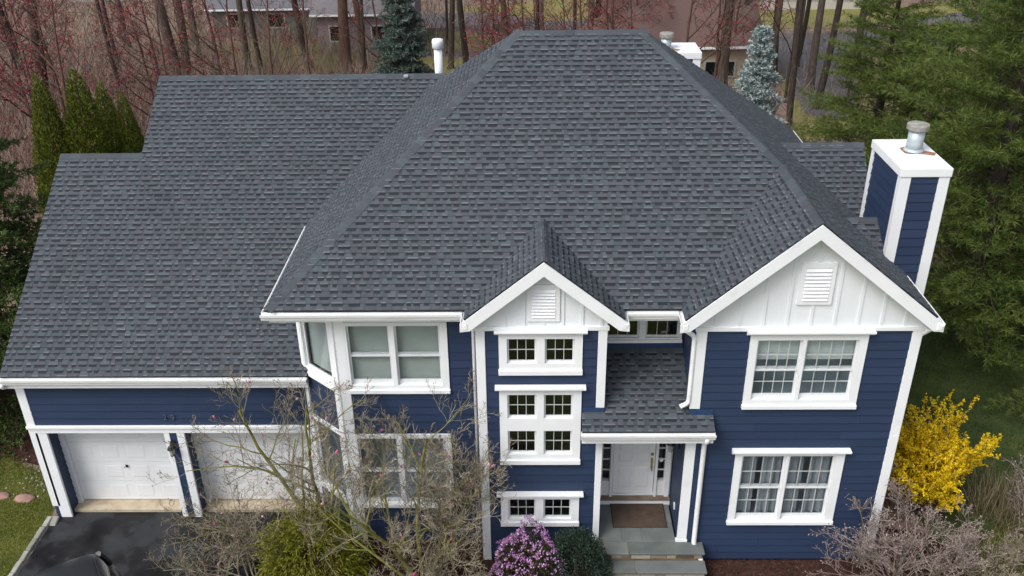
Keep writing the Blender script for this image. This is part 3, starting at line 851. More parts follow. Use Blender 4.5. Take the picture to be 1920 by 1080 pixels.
# lantern between the doors
ln = empty('wall_lantern', (-7.06, YGW - .02, 1.86), 0, house)
part('bracket', 'black', lambda m: (m.box(-.05, .05, -.03, .0, -.02, .14), m.tube([(0, -.03, .10), (0, -.09, .16), (0, -.13, .10)], .012, 6)), ln)
part('lamp_glass', 'lampglass', lambda m: m.lathe([(.04, -.12), (.062, .03)], 6, (0, -.13, 0)), ln)
part('lamp_cap', 'black', lambda m: m.lathe([(.085, .03), (.05, .09), (.012, .12), (.006, .15)], 6, (0, -.13, 0)), ln)
part('lamp_base', 'black', lambda m: m.lathe([(.01, -.17), (.045, -.14), (.048, -.12)], 6, (0, -.13, 0)), ln)
# house number
def digits(s, size, Mx):
    cu = bpy.data.curves.new('number', 'FONT'); cu.body = s; cu.size = size; cu.extrude = .006; cu.space_character = 1.7
    ob = bpy.data.objects.new('number', cu); COL.objects.link(ob)
    dg = bpy.context.evaluated_depsgraph_get()
    me = bpy.data.meshes.new_from_object(ob.evaluated_get(dg))
    bpy.data.objects.remove(ob)
    me.materials.clear(); me.materials.append(M['number'])
    return link('house_number', me, house, Mx)
digits('29', .19, Matrix.Translation((-7.14, YGW - .035, 2.545)) @ Matrix.Rotation(R2(90), 4, 'X'))

# ---- entry door ---------------------------------------------------
ed = empty('front_door', (0, YD, 0), 0, house); ed['label'] = 'white panelled front door with brass handle set and sidelights'
fr = MB()
for (a, b, c, d) in rect_minus((1.74, 3.29, .62, 2.86), [(1.86, 2.01, 1.01, 2.70), (2.075, 2.945, .655, 2.70), (3.0, 3.15, 1.01, 2.70)]): fr.box(a, b, -.03, .08, c, d)
fr.obj('frame', M['door'], ed)
for (a, b) in ((2.02, 2.07), (2.95, 2.995), (3.17, 3.26), (1.75, 1.84)): bx('casing', 'white', a, b, -.075, -.031, .62, 2.86, parent=ed)
bx('threshold', 'riser', 1.74, 3.29, -.16, -.03, .585, .622, parent=ed)
bx('riser_board', 'white', XC1 + .02, RX0 - .03, -.13, .0, .44, .583, parent=ed)
leaf = bx('door_leaf', 'door', 2.085, 2.935, .005, .05, .665, 2.69, parent=ed)
dp = MB()
def raised(a, b, c, d):
    k = .03
    dp.add([(a, .004, c), (b, .004, c), (b, .004, d), (a, .004, d), (a + k, -.008, c + k), (b - k, -.008, c + k), (b - k, -.008, d - k), (a + k, -.008, d - k)], [(0, 1, 5, 4), (1, 2, 6, 5), (2, 3, 7, 6), (3, 0, 4, 7), (4, 5, 6, 7)])
for (a, b) in ((2.19, 2.47), (2.55, 2.83)):
    for (c, d) in ((.82, 1.36), (1.50, 2.12), (2.24, 2.56)): raised(a, b, c, d)
dp.obj('door_panels', M['door'], ed)
part('handle', 'brass', lambda m: (m.box(2.855, 2.895, -.012, .006, 1.33, 1.60), m.lathe([(.028, 0), (.03, .02), (.02, .035)], 10, (2.875, -.02, 1.49)), m.tube([(2.875, -.01, 1.44), (2.875, -.055, 1.40), (2.875, -.05, 1.30), (2.875, -.01, 1.27)], .012, 6)), ed)
part('deadbolt', 'brass', lambda m: m.tube([(2.875, .006, 1.70), (2.875, -.025, 1.70)], .032, 12), ed)
for ua in (1.86, 3.0):
    ph = .262
    pm = MB().box(0, .15, .02, .024, 0, ph).mesh('pane', M['glass'])
    mu = MB()
    for j in range(6):
        q = link('pane', pm, ed); q.location = (ua, 0, 1.012 + .2815 * j)
        mu.box(ua, ua + .15, .0, .03, 1.012 + ph + .2815 * j, 1.012 + .2815 * (j + 1))
    mu.obj('muntin', M['door'], ed)
    r_ = MB(); r_.add([(ua - .02, .09, .95), (ua + .17, .09, .95), (ua + .17, .09, 2.75), (ua - .02, .09, 2.75), (ua - .02, .5, .95), (ua + .17, .5, .95), (ua + .17, .5, 2.75), (ua - .02, .5, 2.75)], [(4, 5, 6, 7), (0, 1, 5, 4), (2, 3, 7, 6), (1, 2, 6, 5), (3, 0, 4, 7)])
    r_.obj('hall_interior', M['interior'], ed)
part('sticker', 'plastic_white', lambda m: m.tube([(3.075, .018, 1.52), (3.075, .012, 1.52)], .04, 12), ed)
# porch lantern hanging by the side wall and an outdoor socket
pl_ = empty('porch_lantern', (RX0 - .02, .66, 2.40), 0, house)
part('bracket', 'black', lambda m: (m.box(-.02, .0, -.05, .05, -.12, .06), m.tube([(-.02, 0, 0), (-.12, 0, .07), (-.16, 0, .02)], .012, 6)), pl_)
part('lamp_cap', 'black', lambda m: m.lathe([(.095, -.02), (.05, .05), (.01, .09)], 8, (-.16, 0, 0)), pl_)
part('lamp_glass', 'lampglass', lambda m: m.lathe([(.045, -.2), (.07, -.02)], 8, (-.16, 0, 0)), pl_)
part('socket', 'plastic_white', lambda m: m.box(RX0 - .05, RX0 - .026, .48, .56, .84, .98))

# ---- chimneys -----------------------------------------------------
def chimney(x0, x1, y0, y1, z0, zt, label, flue, fh, fr_, zb=None):
    c = MB().box(x0, x1, y0, y1, z0, zt).obj('chimney', M['navy'], house); c['label'] = label
    cs = .155
    for (a, b) in (((x0, y0), (x1, y0)), ((x0, y1), (x0, y0)), ((x1, y0), (x1, y1)), ((x1, y1), (x0, y1))):
        W = math.hypot(b[0] - a[0], b[1] - a[1]); F = frame_at(a, b)
        vis = a[1] != y1 or b[0] == a[0]
        J = MB(); zc = zb if zb is not None else z0
        while zc < zt - .01:
            ze = min(zc + LAP, zt)
            p = [(.01, -.026, zc), (W - .01, -.026, zc), (W - .01, 0, zc), (.01, 0, zc), (.01, -.008, ze), (W - .01, -.008, ze), (W - .01, 0, ze), (.01, 0, ze)]
            MB().hexa(p).obj('siding_board', M['navy'], c, F)
            zc += LAP
        zs = (zb if zb is not None else z0)
        bx('corner_board', 'white', -.034, cs * (.6 if a[0] == b[0] else 1), -.036, -.001, zs, zt - .002, parent=c, Mx=F)
        bx('corner_board', 'white', W - cs * (.6 if a[0] == b[0] else 1), W + .033, -.035, -.001, zs, zt - .002, parent=c, Mx=F)
    k = MB(); e = .055
    k.box(x0 - e, x1 + e, y0 - e, y1 + e, zt - .01, zt + .15)
    me = k.mesh('chimney_cap', M['white']); bevel_mesh(me, .012, 2)
    link('chimney_cap', me, c)
    fx, fy = flue
    part('rust_patch', 'rust', lambda m: m.poly([(fx + r * math.cos(a), fy + r * math.sin(a) * .9, zt + .154) for a, r in ((i * .42, fr_ * 1.3 + .07 * abs(math.sin(i * 2.3)) + (.16 if i in (13, 14) else 0)) for i in range(15))]), c)
    part('storm_collar', 'galv', lambda m: m.lathe([(fr_ + .045, .156), (fr_ + .03, .18), (fr_ + .004, .21)], 20, (fx, fy, zt)), c, None, True)
    part('flue_pipe', 'galv', lambda m: m.lathe([(fr_, .152), (fr_, fh)], 20, (fx, fy, zt)), c, None, True)
    part('flue_cap', 'fluecap', lambda m: m.lathe([(fr_ * .9, fh + .0), (fr_ * 1.35, fh + .02), (fr_ * 1.35, fh + .10), (fr_ * 1.30, fh + .115), (fr_ * .3, fh + .135)], 24, (fx, fy, zt)), c)
    return c
chimney(6.98, 7.785, 1.507, 2.97, 0, 7.665, 'tall navy chimney with white corners at the right eave', (7.47, 2.38), .55, .145, zb=.05)
chimney(3.72, 4.60, 8.95, 9.9, 0, 7.87, 'short navy chimney behind the main ridge', (3.82, 9.35), .42, .13, zb=6.0)
# white vent stack behind the garage ridge
vt = empty('vent_stack', (-1.76, 7.75, 0), 0, house)
part('pipe', 'plastic_white', lambda m: m.lathe([(.098, 7.2), (.098, 8.5)], 16), vt, None, True)
part('pipe_cap', 'plastic_white', lambda m: m.lathe([(.10, 8.46), (.138, 8.48), (.138, 8.62), (.125, 8.68), (.04, 8.69)], 16), vt, None, True)
bx('roof_patch', 'galv', -2.52, -2.42, YGH - .16, YGH - .06, ZGH - .03, ZGH + .012)
# ------------------------------------------------------------------ ground
def gz(x, y):
    return -.08 if y < 14 else (-.08 - .07 * (y - 14) if y < 90 else -.08 - .07 * 76)
M['litter'] = surf('leaf_litter', [(.22, (.08, .05, .038)), (.42, (.165, .108, .083)), (.58, (.225, .15, .118)), (.70, (.17, .145, .078)), (.85, (.27, .205, .165))], 1.1, detail=9, rough=.95, bscale=14, bstr=.8, bdist=.04)
M['mulch'] = surf('bark_mulch', [(.25, (.020, .009, .007)), (.5, (.044, .019, .014)), (.8, (.085, .037, .026))], 9, detail=8, rough=.95, bscale=45, bstr=.9, bdist=.02)
M['lawn_near'] = surf('spring_lawn', [(.22, (.040, .048, .010)), (.42, (.085, .098, .018)), (.6, (.115, .12, .026)), (.8, (.16, .145, .05))], 1.5, detail=9, rough=.9, bscale=60, bstr=.8, bdist=.02)
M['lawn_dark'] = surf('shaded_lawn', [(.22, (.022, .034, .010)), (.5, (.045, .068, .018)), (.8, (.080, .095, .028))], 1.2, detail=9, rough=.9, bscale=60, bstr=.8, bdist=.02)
M['lawn_far'] = surf('far_lawn', [(.25, (.105, .10, .030)), (.5, (.17, .16, .045)), (.8, (.20, .165, .072))], .7, detail=8, rough=.95)
m = MB()
xs = (-500, -60, 0, 60, 500); ys = (-400, -20, 14, 90, 700)
zz = {-400: -.08, -20: -.08, 14: -.08, 90: gz(0, 90), 700: gz(0, 90)}
for j in range(4):
    for i in range(4):
        m.poly([(xs[i], ys[j], zz[ys[j]]), (xs[i + 1], ys[j], zz[ys[j]]), (xs[i + 1], ys[j + 1], zz[ys[j + 1]]), (xs[i], ys[j + 1], zz[ys[j + 1]])])
m.obj('ground', M['litter'], kind='structure')
def patch(name, mat, pts, lift, wob=.25, step=.8, seed=1):
    r = random.Random(seed); out = []
    for (a, b) in zip(pts, pts[1:] + pts[:1]):
        n = max(1, int(math.hypot(b[0] - a[0], b[1] - a[1]) / step))
        for i in range(n):
            t = i / n
            x = a[0] + (b[0] - a[0]) * t + r.uniform(-wob, wob); y = a[1] + (b[1] - a[1]) * t + r.uniform(-wob, wob)
            out.append((x, y, gz(x, y) + lift))
    return MB().poly(out).obj(name, M[mat], kind='structure')
patch('lawn', 'lawn_near', [(-40, -40), (-10.15, -40), (-10.15, 1.2), (-10.3, 2.4), (-12.0, 3.3), (-15, 3.8), (-40, 5)], .008, .06, .5, 2)
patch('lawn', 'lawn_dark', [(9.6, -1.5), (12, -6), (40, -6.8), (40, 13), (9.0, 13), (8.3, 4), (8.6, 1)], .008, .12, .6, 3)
patch('lawn', 'lawn_near', [(8.9, -1.0), (9.6, -40), (40, -40), (40, 1.8), (14, 2.4), (10.5, 1.6)], .012, .12, .5, 15)
patch('mulch_bed', 'mulch', [(-5.2, -3.2), (-3.2, -4), (3.9, -3.4), (9.2, -3.4), (9.4, .6), (7.0, 1.0), (-5.0, 1.4)], .005, .08, .5, 4)
patch('mulch_bed', 'mulch', [(-10.0, 2.6), (-10.0, 10), (-13.4, 10), (-16, 6), (-15.4, 4.0), (-12.5, 3.3)], .005, .12, .5, 5)
patch('lawn', 'lawn_near', [(-4.95, -3.0), (-3.2, -3.9), (3.9, -3.3), (9.5, -3.3), (9.5, -40), (-4.95, -40)], .0065, .06, .8, 16)
patch('lawn', 'lawn_far', [(-24, 57), (-12.5, 57), (-11.2, 45.5), (-15, 46.5), (-21, 51)], .02, .5, 1.5, 6)
patch('lawn', 'lawn_far', [(-8, 75), (14, 88), (14, 64), (5, 64), (-1.2, 71)], .02, .3, 1.5, 7)
patch('lawn', 'lawn_far', [(-7.4, 53.5), (-2.5, 53.5), (-1.5, 58), (-4.5, 61.5), (-8, 61)], .03, .2, 1.0, 8)
patch('lawn', 'lawn_far', [(-11.5, 40), (-2, 42), (-1.5, 49), (-9, 51)], .02, .4, 1.5, 9)
patch('lawn', 'lawn_far', [(15.4, 40), (17.2, 49), (22, 48), (30, 55), (34, 45), (24, 36), (17, 30), (13, 28)], .02, .4, 1.5, 10)
patch('lawn', 'lawn_far', [(18, 62), (26, 62), (40, 70), (40, 76), (18, 70)], .03, .3, 1.5, 13)
patch('road', 'road', [(-12, 62), (-3, 61), (3, 58), (3, 49.5), (-9, 51.5), (-9, 53), (-2.2, 52.8), (-.6, 58), (-4, 62.5), (-9, 66), (-12, 73), (-3, 72), (2, 67), (40, 70), (40, 64), (4, 62)], .024, .05, 2, 11)
patch('road', 'road', [(17.2, 49.5), (19.5, 59), (40, 61), (40, 54), (25, 53), (21, 47), (20, 40), (17, 32), (15, 33)], .028, .05, 2, 12)
# driveway
patch('driveway', 'asphalt', [(-10.0, -40), (-10.0, 1.45), (-4.4, 1.45), (-4.9, -.2), (-5.0, -40)], .022, .02, .5, 14)
bx_ = MB().box(-9.66, -4.33, YGW + .12, YGW + .62, -.12, .012).obj('garage_apron', M['concrete'], kind='structure')
# granite kerb
kb = MB().box(-10.16, -10.02, -8, 1.25, -.14, -.06).obj('kerb', M['kerbstone'], kind='structure')
r = random.Random(5); y = 1.22
while y > -6:
    l = r.uniform(.24, .36)
    me = MB().box(-.055, .055, -l / 2 + .008, l / 2 - .008, -.1, .075).mesh('kerb_stone', M['kerbstone']); bevel_mesh(me, .014, 1)
    o = link('kerb_stone', me, kb); o.location = (-10.09 + r.uniform(-.012, .012), y - l / 2, -.06 + r.uniform(-.01, .012)); o.rotation_euler = (0, r.uniform(-.04, .04), r.uniform(-.06, .06))
    y -= l
def pebble_mesh(name, mat, rx, ry, rz_, seed, n=9):
    r = random.Random(seed); m = MB(); prof = [(.0, -1), (.8, -.6), (1, 0), (.86, .55), (.45, .9), (.02, 1)]
    b = []
    ph = [r.uniform(.86, 1.14) for _ in range(n)]
    for (q, z) in prof:
        for k in range(n):
            a = 2 * math.pi * k / n
            m.v.append((q * rx * math.cos(a) * ph[k], q * ry * math.sin(a) * ph[k], z * rz_))
    for i in range(len(prof) - 1):
        for k in range(n):
            m.f.append((i * n + k, i * n + (k + 1) % n, (i + 1) * n + (k + 1) % n, (i + 1) * n + k))
    return m.mesh(name, M[mat], True)
for (x, y, s, lab) in ((-10.98, 1.86, 1, 'pink stepping stone in the lawn nearest the garage corner'), (-11.62, 1.93, 1.1, 'pink stepping stone in the lawn cut by the left picture edge')):
    o = link('stepping_stone', pebble_mesh('stepping_stone', 'pinkstone', .26 * s, .155, .07, int(s * 10), 14)); o.location = (x, y, -.07)
    tag(o, lab, 'stone', 'stepping stones in the lawn')
M['pebble'] = surf('river_pebble', [(.2, (.10, .09, .075)), (.5, (.27, .26, .23)), (.8, (.48, .47, .44))], 6, rough=.8, piece=.8)
g = MB(); r = random.Random(3)
for i in range(700):
    x = -10.25 - abs(r.gauss(0, .55)); y = r.gauss(2.85, .35); s = r.uniform(.012, .03)
    pts = [(x + s * math.cos(a) * r.uniform(.8, 1.2), y + s * math.sin(a) * r.uniform(.7, 1.1)) for a in (0, 1.25, 2.5, 3.75, 5.0)]
    b = len(g.v); g.v += [(p[0], p[1], -.075) for p in pts] + [(x + (p[0] - x) * .6, y + (p[1] - y) * .6, -.075 + s * .8) for p in pts]
    g.f += [(b + k, b + (k + 1) % 5, b + 5 + (k + 1) % 5, b + 5 + k) for k in range(5)] + [tuple(b + 5 + k for k in range(5))]
tag(g.obj('pebbles', M['pebble']), 'pale river pebbles spread beside the garage corner', 'pebbles', kind='stuff')
# mulch chips
def chips(name, region, n, mat, label, seed):
    r = np.random.default_rng(seed)
    C = np.column_stack([r.uniform(region[0], region[1], n), r.uniform(region[2], region[3], n), np.full(n, -.07)])
    C[:, 2] += r.uniform(0, .02, n)
    D = np.column_stack([r.normal(size=n), r.normal(size=n), r.uniform(-.15, .3, n)])
    o = leaf_obj(name, C, D, r.uniform(.03, .09, n), r.uniform(.012, .03, n), mat, seed=seed, flat=np.column_stack([r.normal(size=n), r.normal(size=n), r.normal(size=n) * .4]))
    tag(o, label, 'mulch', kind='stuff')
M['chip'] = leafm('mulch_chip', [(.1, (.018, .008, .006)), (.5, (.05, .022, .015)), (.9, (.12, .055, .038))], trans=0)
chips('mulch_chips', (-5.0, 9.3, -3.2, .6), 16000, M['chip'], 'loose dark bark chips in the bed along the house front', 3)
chips('mulch_chips', (-15, -10.05, 3.0, 9), 9000, M['chip'], 'loose dark bark chips beyond the lawn left of the garage', 4)
# grass
def grass(name, poly, n, mat, label, hmin, hmax, seed):
    r = np.random.default_rng(seed)
    P = np.array(poly); x0, y0 = P.min(0); x1, y1 = P.max(0)
    X = r.uniform(x0, x1, n * 2); Y = r.uniform(y0, y1, n * 2)
    inside = np.zeros(len(X), bool)
    for (a, b) in zip(P, np.roll(P, -1, 0)):
        c = ((a[1] > Y) != (b[1] > Y)) & (X < (b[0] - a[0]) * (Y - a[1]) / (b[1] - a[1] + 1e-12) + a[0]); inside ^= c
    X, Y = X[inside][:n], Y[inside][:n]; n = len(X)
    den = np.sin(X * 2.1 + 3 * np.sin(Y * 1.3)) * np.sin(Y * 2.7 + 2 * np.sin(X * 1.7))
    h = r.uniform(hmin, hmax, n) * (1 + .35 * den)
    C = np.column_stack([X, Y, np.full(n, -.075)])
    D = np.column_stack([r.normal(0, .55, n), r.normal(0, .55, n), np.full(n, 1.0)])
    o = leaf_obj(name, C, D, h, r.uniform(.008, .016, n), mat, seed=seed)
    tag(o, label, 'grass', kind='stuff')
M['grass_a'] = leafm('spring_grass_blade', [(.1, (.065, .10, .016)), (.45, (.16, .19, .032)), (.75, (.24, .245, .055)), (1, (.34, .31, .13))], scale=.9, piece=.55)
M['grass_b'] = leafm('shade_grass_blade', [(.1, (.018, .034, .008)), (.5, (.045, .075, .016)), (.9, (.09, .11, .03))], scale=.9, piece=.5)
M['straw'] = leafm('straw_blade', [(.1, (.10, .082, .045)), (.5, (.21, .175, .10)), (.9, (.33, .285, .18))], piece=.8)
grass('grass', [(-14.5, -2), (-10.17, -2), (-10.17, 1.2), (-10.3, 2.5), (-12.0, 3.4), (-14.5, 3.8)], 60000, M['grass_a'], 'short yellow green lawn beside the driveway kerb', .03, .065, 1)
grass('grass', [(9.3, -1.2), (14, -1.4), (14, 2.2), (10.4, 1.6)], 30000, M['grass_a'], 'olive lawn with straw tufts at the lower right corner', .04, .09, 3)
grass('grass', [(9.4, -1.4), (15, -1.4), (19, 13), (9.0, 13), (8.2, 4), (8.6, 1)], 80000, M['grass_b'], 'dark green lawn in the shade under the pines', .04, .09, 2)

# ------------------------------------------------------------------ porch, mat, steps
po = empty('stone_porch', (2.5, .4, 0)); tag(po, 'bluestone porch with two steps at the front door', 'porch')
def slab(x0, x1, y0, y1, zt, th, name='stone_slab', mat='bluestone'):
    me = MB().box(x0 - 2.5, x1 - 2.5, y0 - .4, y1 - .4, zt - th, zt).mesh(name, M[mat]); bevel_mesh(me, .008, 1)
    return link(name, me, po)
fz = .47
for (x0, x1, y0, y1) in ((1.74, 2.12, .52, 1.06), (2.13, 2.77, .62, 1.06), (2.78, 3.27, .52, 1.06), (1.74, 2.20, -.03, .51), (2.21, 2.60, -.03, .61), (2.61, 3.27, -.03, .51), (1.62, 2.30, -.37, -.04), (2.31, 3.80, -.37, -.04)): slab(x0 + .001, x1 - .001, y0 + .001, y1 - .001, fz, .05)
slab(1.745, 3.265, -.03, 1.06, fz - .006, .4, 'porch_core', 'bluestone')
slab(1.66, 3.76, -.33, -.035, fz - .012, .4, 'porch_core', 'riser')
for (x0, x1) in ((1.60, 2.42), (2.43, 3.80)): slab(x0, x1, -.71, -.375, .30, .05)
slab(1.64, 3.77, -.67, -.372, .285, .35, 'porch_core', 'riser')
r = random.Random(9)
for (zt, zb, yy) in ((fz - .052, .305, -.345), (.245, .0, -.685), (-.02 + .0, -.08, -.70)):
    x = 1.66
    while x < 3.74 and zt - zb > .1:
        l = min(r.uniform(.18, .42), 3.76 - x)
        me = MB().box(x + .006 - 2.5, x + l - .006 - 2.5, yy - .4, yy + .05 - .4, zb + .004, zt - .004).mesh('riser_stone', M['riser']); bevel_mesh(me, .01, 1)
        q = link('riser_stone', me, po); q.location = (0, r.uniform(-.008, .008), 0)
        x += l
dm = empty('doormat', (2.6, .72, fz + .002)); tag(dm, 'brown coir doormat lying before the white front door', 'doormat')
me = MB().box(-.54, .54, -.345, .345, 0, .016).mesh('pile', M['mat']); bevel_mesh(me, .006, 1); link('pile', me, dm)
e = MB()
for (a, b, c, d) in rect_minus((-.56, .56, -.365, .365), [(-.54, .54, -.345, .345)]): e.box(a, b, c, d, 0, .010)
M['rubberedge'] = surf('mat_edging', [(0, (.03, .022, .018)), (1, (.045, .034, .028))], 9, rough=.9)
e.obj('edging', M['rubberedge'], dm)
# splash block at the left downspout and hose by the second garage door
sb = MB(); sb.hexa([(-.1, -.14, 0), (.1, -.14, 0), (.08, .12, 0), (-.08, .12, 0), (-.1, -.14, .05), (.1, -.14, .05), (.08, .12, .08), (-.08, .12, .08)])
me = sb.mesh('splash_block', M['kerbstone']); bevel_mesh(me, .015, 1)
o = link('splash_block', me); o.location = (-9.98, 1.12, -.075); tag(o, 'small concrete splash block at the garage corner', 'splash block')
hp = [(-4.34, 1.22, .95), (-4.34, 1.20, .35), (-4.34, 1.18, .02), (-4.33, 1.05, -.04), (-4.2, .95, .08), (-4.08, .98, .26), (-4.02, 1.05, .10), (-4.05, 1.1, -.04), (-4.3, .6, -.04)]
tag(MB().tube(hp, .014, 6).obj('garden_hose', M['black'], None, None, True), 'black hose looping at the foot of the bay window', 'hose')

# ------------------------------------------------------------------ cars
def car(name, paint, loc, rz, label):
    c = empty(name, loc, rz); tag(c, label, 'car')
    def loft(nm, mat, st, close=True, smooth=True):
        m = MB(); n = len(st[0])
        for s in st: m.v += [tuple(p) for p in s]
        for i in range(len(st) - 1):
            for k in range(n - 1): m.f.append((i * n + k, i * n + k + 1, (i + 1) * n + k + 1, (i + 1) * n + k))
        if close: m.f.append(tuple(range(n))); m.f.append(tuple(range((len(st) - 1) * n, len(st) * n))[::-1])
        return m.obj(nm, mat, c, None, smooth)
    S = []
    for (x, w, zt, zb) in ((-2.22, .70, .98, .42), (-2.18, .80, 1.02, .34), (-2.0, .88, 1.03, .24), (-1.4, .905, 1.0, .2), (-.5, .915, .96, .2), (.6, .915, .95, .2), (1.2, .91, .93, .2), (1.7, .89, .87, .22), (2.1, .83, .78, .26), (2.3, .70, .68, .34), (2.36, .52, .6, .42)):
        S.append([(x, -w * .9, zb), (x, -w, zb + .12), (x, -w, zt - .22), (x, -w * .95, zt - .07), (x, -w * .8, zt), (x, -w * .4, zt + .025), (x, 0, zt + .032), (x, w * .4, zt + .025), (x, w * .8, zt), (x, w * .95, zt - .07), (x, w, zt - .22), (x, w, zb + .12), (x, w * .9, zb)])
    loft('body', paint, S)
    gz_ = [(-2.16, .72, 1.02, .0), (-1.98, .62, 1.48, .0), (-1.80, .60, 1.55, .0), (-.75, .62, 1.605, 0), (-.1, .63, 1.60, 0), (.30, .63, 1.55, 0), (.75, .67, 1.28, 0), (1.28, .74, .94, 0)]
    G = []
    for (x, w, zt, _) in gz_:
        b = .82
        G.append([(x, -b, .93), (x, -w - .03, zt - .1 if zt > 1.05 else .94), (x, -w * .85, zt - .02), (x, 0, zt), (x, w * .85, zt - .02), (x, w + .03, zt - .1 if zt > 1.05 else .94), (x, b, .93)])
    loft('windows', M['carglass'], G)
    Rf = []
    for (x, w, zt) in ((-2.03, .52, 1.50), (-1.93, .57, 1.545), (-1.75, .60, 1.575), (-.75, .62, 1.625), (-.1, .625, 1.62), (.25, .615, 1.578), (.36, .60, 1.545)):
        Rf.append([(x, -w - .045, zt - .10), (x, -w - .01, zt - .045), (x, -w * .8, zt - .008), (x, 0, zt + .012), (x, w * .8, zt - .008), (x, w + .01, zt - .045), (x, w + .045, zt - .10)])
    loft('roof', paint, Rf, False)
    for s in (-1, 1):
        MB().tube([(1.28, s * .76, .95), (.76, s * .69, 1.27), (.34, s * .645, 1.50)], .035, 6).obj('pillar', paint, c)
        MB().tube([(-.25, s * .80, .94), (-.22, s * .68, 1.50)], .035, 6).obj('pillar', paint, c)
        MB().tube([(-2.14, s * .76, 1.0), (-2.02, s * .68, 1.3), (-1.95, s * .62, 1.47)], .06, 6).obj('pillar', paint, c)
        MB().tube([(.2, s * .56, 1.58), (.1, s * .56, 1.645), (-.75, s * .56, 1.66), (-1.6, s * .54, 1.63), (-1.72, s * .54, 1.57)], .016, 6).obj('roof_rail', M['chrome'] if s < 0 else M['rubber'], c)
        me = MB().box(.72, .86, s * .98 - .09, s * .98 + .09, .98, 1.1).mesh('mirror', paint); bevel_mesh(me, .03, 2); link('mirror', me, c)
        me = MB().box(2.1, 2.33, s * .62 - .14, s * .62 + .14, .60, .72).mesh('headlight', M['clearlens']); bevel_mesh(me, .03, 2); link('headlight', me, c)
        me = MB().box(-2.24, -2.08, s * .68 - .16, s * .66 + .16, .74, .88).mesh('taillight', M['redlens']); bevel_mesh(me, .03, 2); link('taillight', me, c)
        for x in (-1.42, 1.42):
            w = empty('wheel', (x, s * .80, .33), 0, c); w.rotation_euler = (R2(90), 0, 0)
            MB().lathe([(.19, -.1), (.30, -.11), (.33, -.08), (.33, .08), (.30, .11), (.19, .1)], 24).obj('tyre', M['rubber'], w, None, True)
            MB().lathe([(.2, -.105), (.2, .105), (.05, .09)], 10).obj('rim', M['rim'], w)
    return c
car('parked_car', M['car_black'], (-7.12, -3.32, -.055), R2(-57), 'black car on the driveway, only its roof in view')
car('parked_car', M['car_white'], (-27.2, 74.0, gz(0, 74) + .02), R2(12), 'white car parked far behind the trees at the top')
# ------------------------------------------------------------------ plants
M['bark'] = surf('grey_brown_bark', [(.25, (.040, .030, .023)), (.5, (.085, .066, .052)), (.8, (.14, .115, .095))], 5, detail=6, rough=.95, bscale=16, bstr=.9, bdist=.03, stretch=(3, 3, .6))
M['bark_dark'] = surf('dark_bark', [(.25, (.020, .015, .012)), (.5, (.045, .034, .027)), (.8, (.08, .062, .05))], 5, detail=6, rough=.95, bscale=16, bstr=.9, bdist=.03, stretch=(3, 3, .6))
M['bark_red'] = surf('ruddy_bark', [(.25, (.05, .026, .020)), (.5, (.10, .055, .043)), (.8, (.15, .095, .075))], 5, detail=6, rough=.95, bscale=16, bstr=.9, bdist=.03, stretch=(3, 3, .6))
M['moss_bark'] = surf('mossy_bark', [(.25, (.085, .08, .025)), (.45, (.17, .17, .035)), (.6, (.21, .205, .06)), (.85, (.30, .28, .18))], 6, detail=6, rough=.95, bscale=30, bstr=.6, bdist=.01)
M['twig_tan'] = surf('tan_twig', [(.2, (.11, .092, .058)), (.5, (.225, .195, .132)), (.8, (.35, .315, .235))], 7, rough=.9, piece=.5)
M['twig_grey'] = surf('mauve_grey_twig', [(.25, (.13, .10, .085)), (.55, (.235, .185, .165)), (.85, (.33, .275, .245))], 7, rough=.9, piece=.5)
M['twig_brown'] = surf('brown_twig', [(.25, (.05, .035, .026)), (.55, (.105, .078, .06)), (.85, (.17, .135, .108))], 7, rough=.9, piece=.5)
M['bud_pink'] = leafm('magnolia_bud', [(.1, (.34, .06, .15)), (.5, (.55, .16, .28)), (.9, (.78, .45, .55))], trans=.15, piece=.9)
M['bud_grey'] = leafm('closed_bud', [(.1, (.07, .05, .04)), (.9, (.20, .15, .13))], trans=0, piece=.9)
M['bud_red'] = leafm('red_maple_bloom', [(.1, (.13, .02, .026)), (.5, (.28, .036, .05)), (.9, (.42, .085, .10))], trans=.2, piece=.8)
M['bud_mauve'] = leafm('mauve_bud', [(.1, (.18, .125, .125)), (.5, (.31, .235, .23)), (.9, (.46, .38, .36))], trans=.1, piece=.8)
M['pine'] = leafm('pine_needles', [(.15, (.030, .053, .014)), (.45, (.086, .128, .028)), (.7, (.15, .19, .042)), (.95, (.24, .27, .08))], trans=.3, scale=.7, piece=.45)
M['arbor'] = leafm('arborvitae_spray', [(.15, (.045, .066, .010)), (.5, (.115, .15, .018)), (.85, (.19, .21, .032))], trans=.15, scale=1.5, piece=.6)
M['spruce'] = leafm('spruce_needles', [(.15, (.034, .058, .046)), (.5, (.088, .128, .108)), (.9, (.18, .23, .20))], trans=.1, scale=1.2, piece=.6)
M['blue_spruce'] = leafm('blue_spruce_needles', [(.15, (.13, .18, .175)), (.5, (.31, .385, .38)), (.9, (.50, .58, .575))], trans=.1, scale=1.2, piece=.6)
M['dark_conifer'] = leafm('dark_conifer_needles', [(.15, (.028, .048, .014)), (.5, (.075, .12, .03)), (.9, (.15, .21, .055))], trans=.15, scale=.9, piece=.5)
M['cypress'] = leafm('gold_thread_foliage', [(.1, (.045, .055, .006)), (.4, (.12, .13, .010)), (.7, (.20, .205, .018)), (.95, (.28, .27, .04))], trans=.25, scale=2, piece=.6)
M['yew'] = leafm('dark_yew_leaf', [(.15, (.012, .024, .016)), (.5, (.032, .055, .038)), (.9, (.075, .11, .08))], trans=.1, scale=3, piece=.7)
M['az_leaf'] = leafm('azalea_leaf', [(.15, (.028, .030, .010)), (.5, (.065, .066, .022)), (.9, (.12, .105, .045))], trans=.15, scale=3, piece=.7)
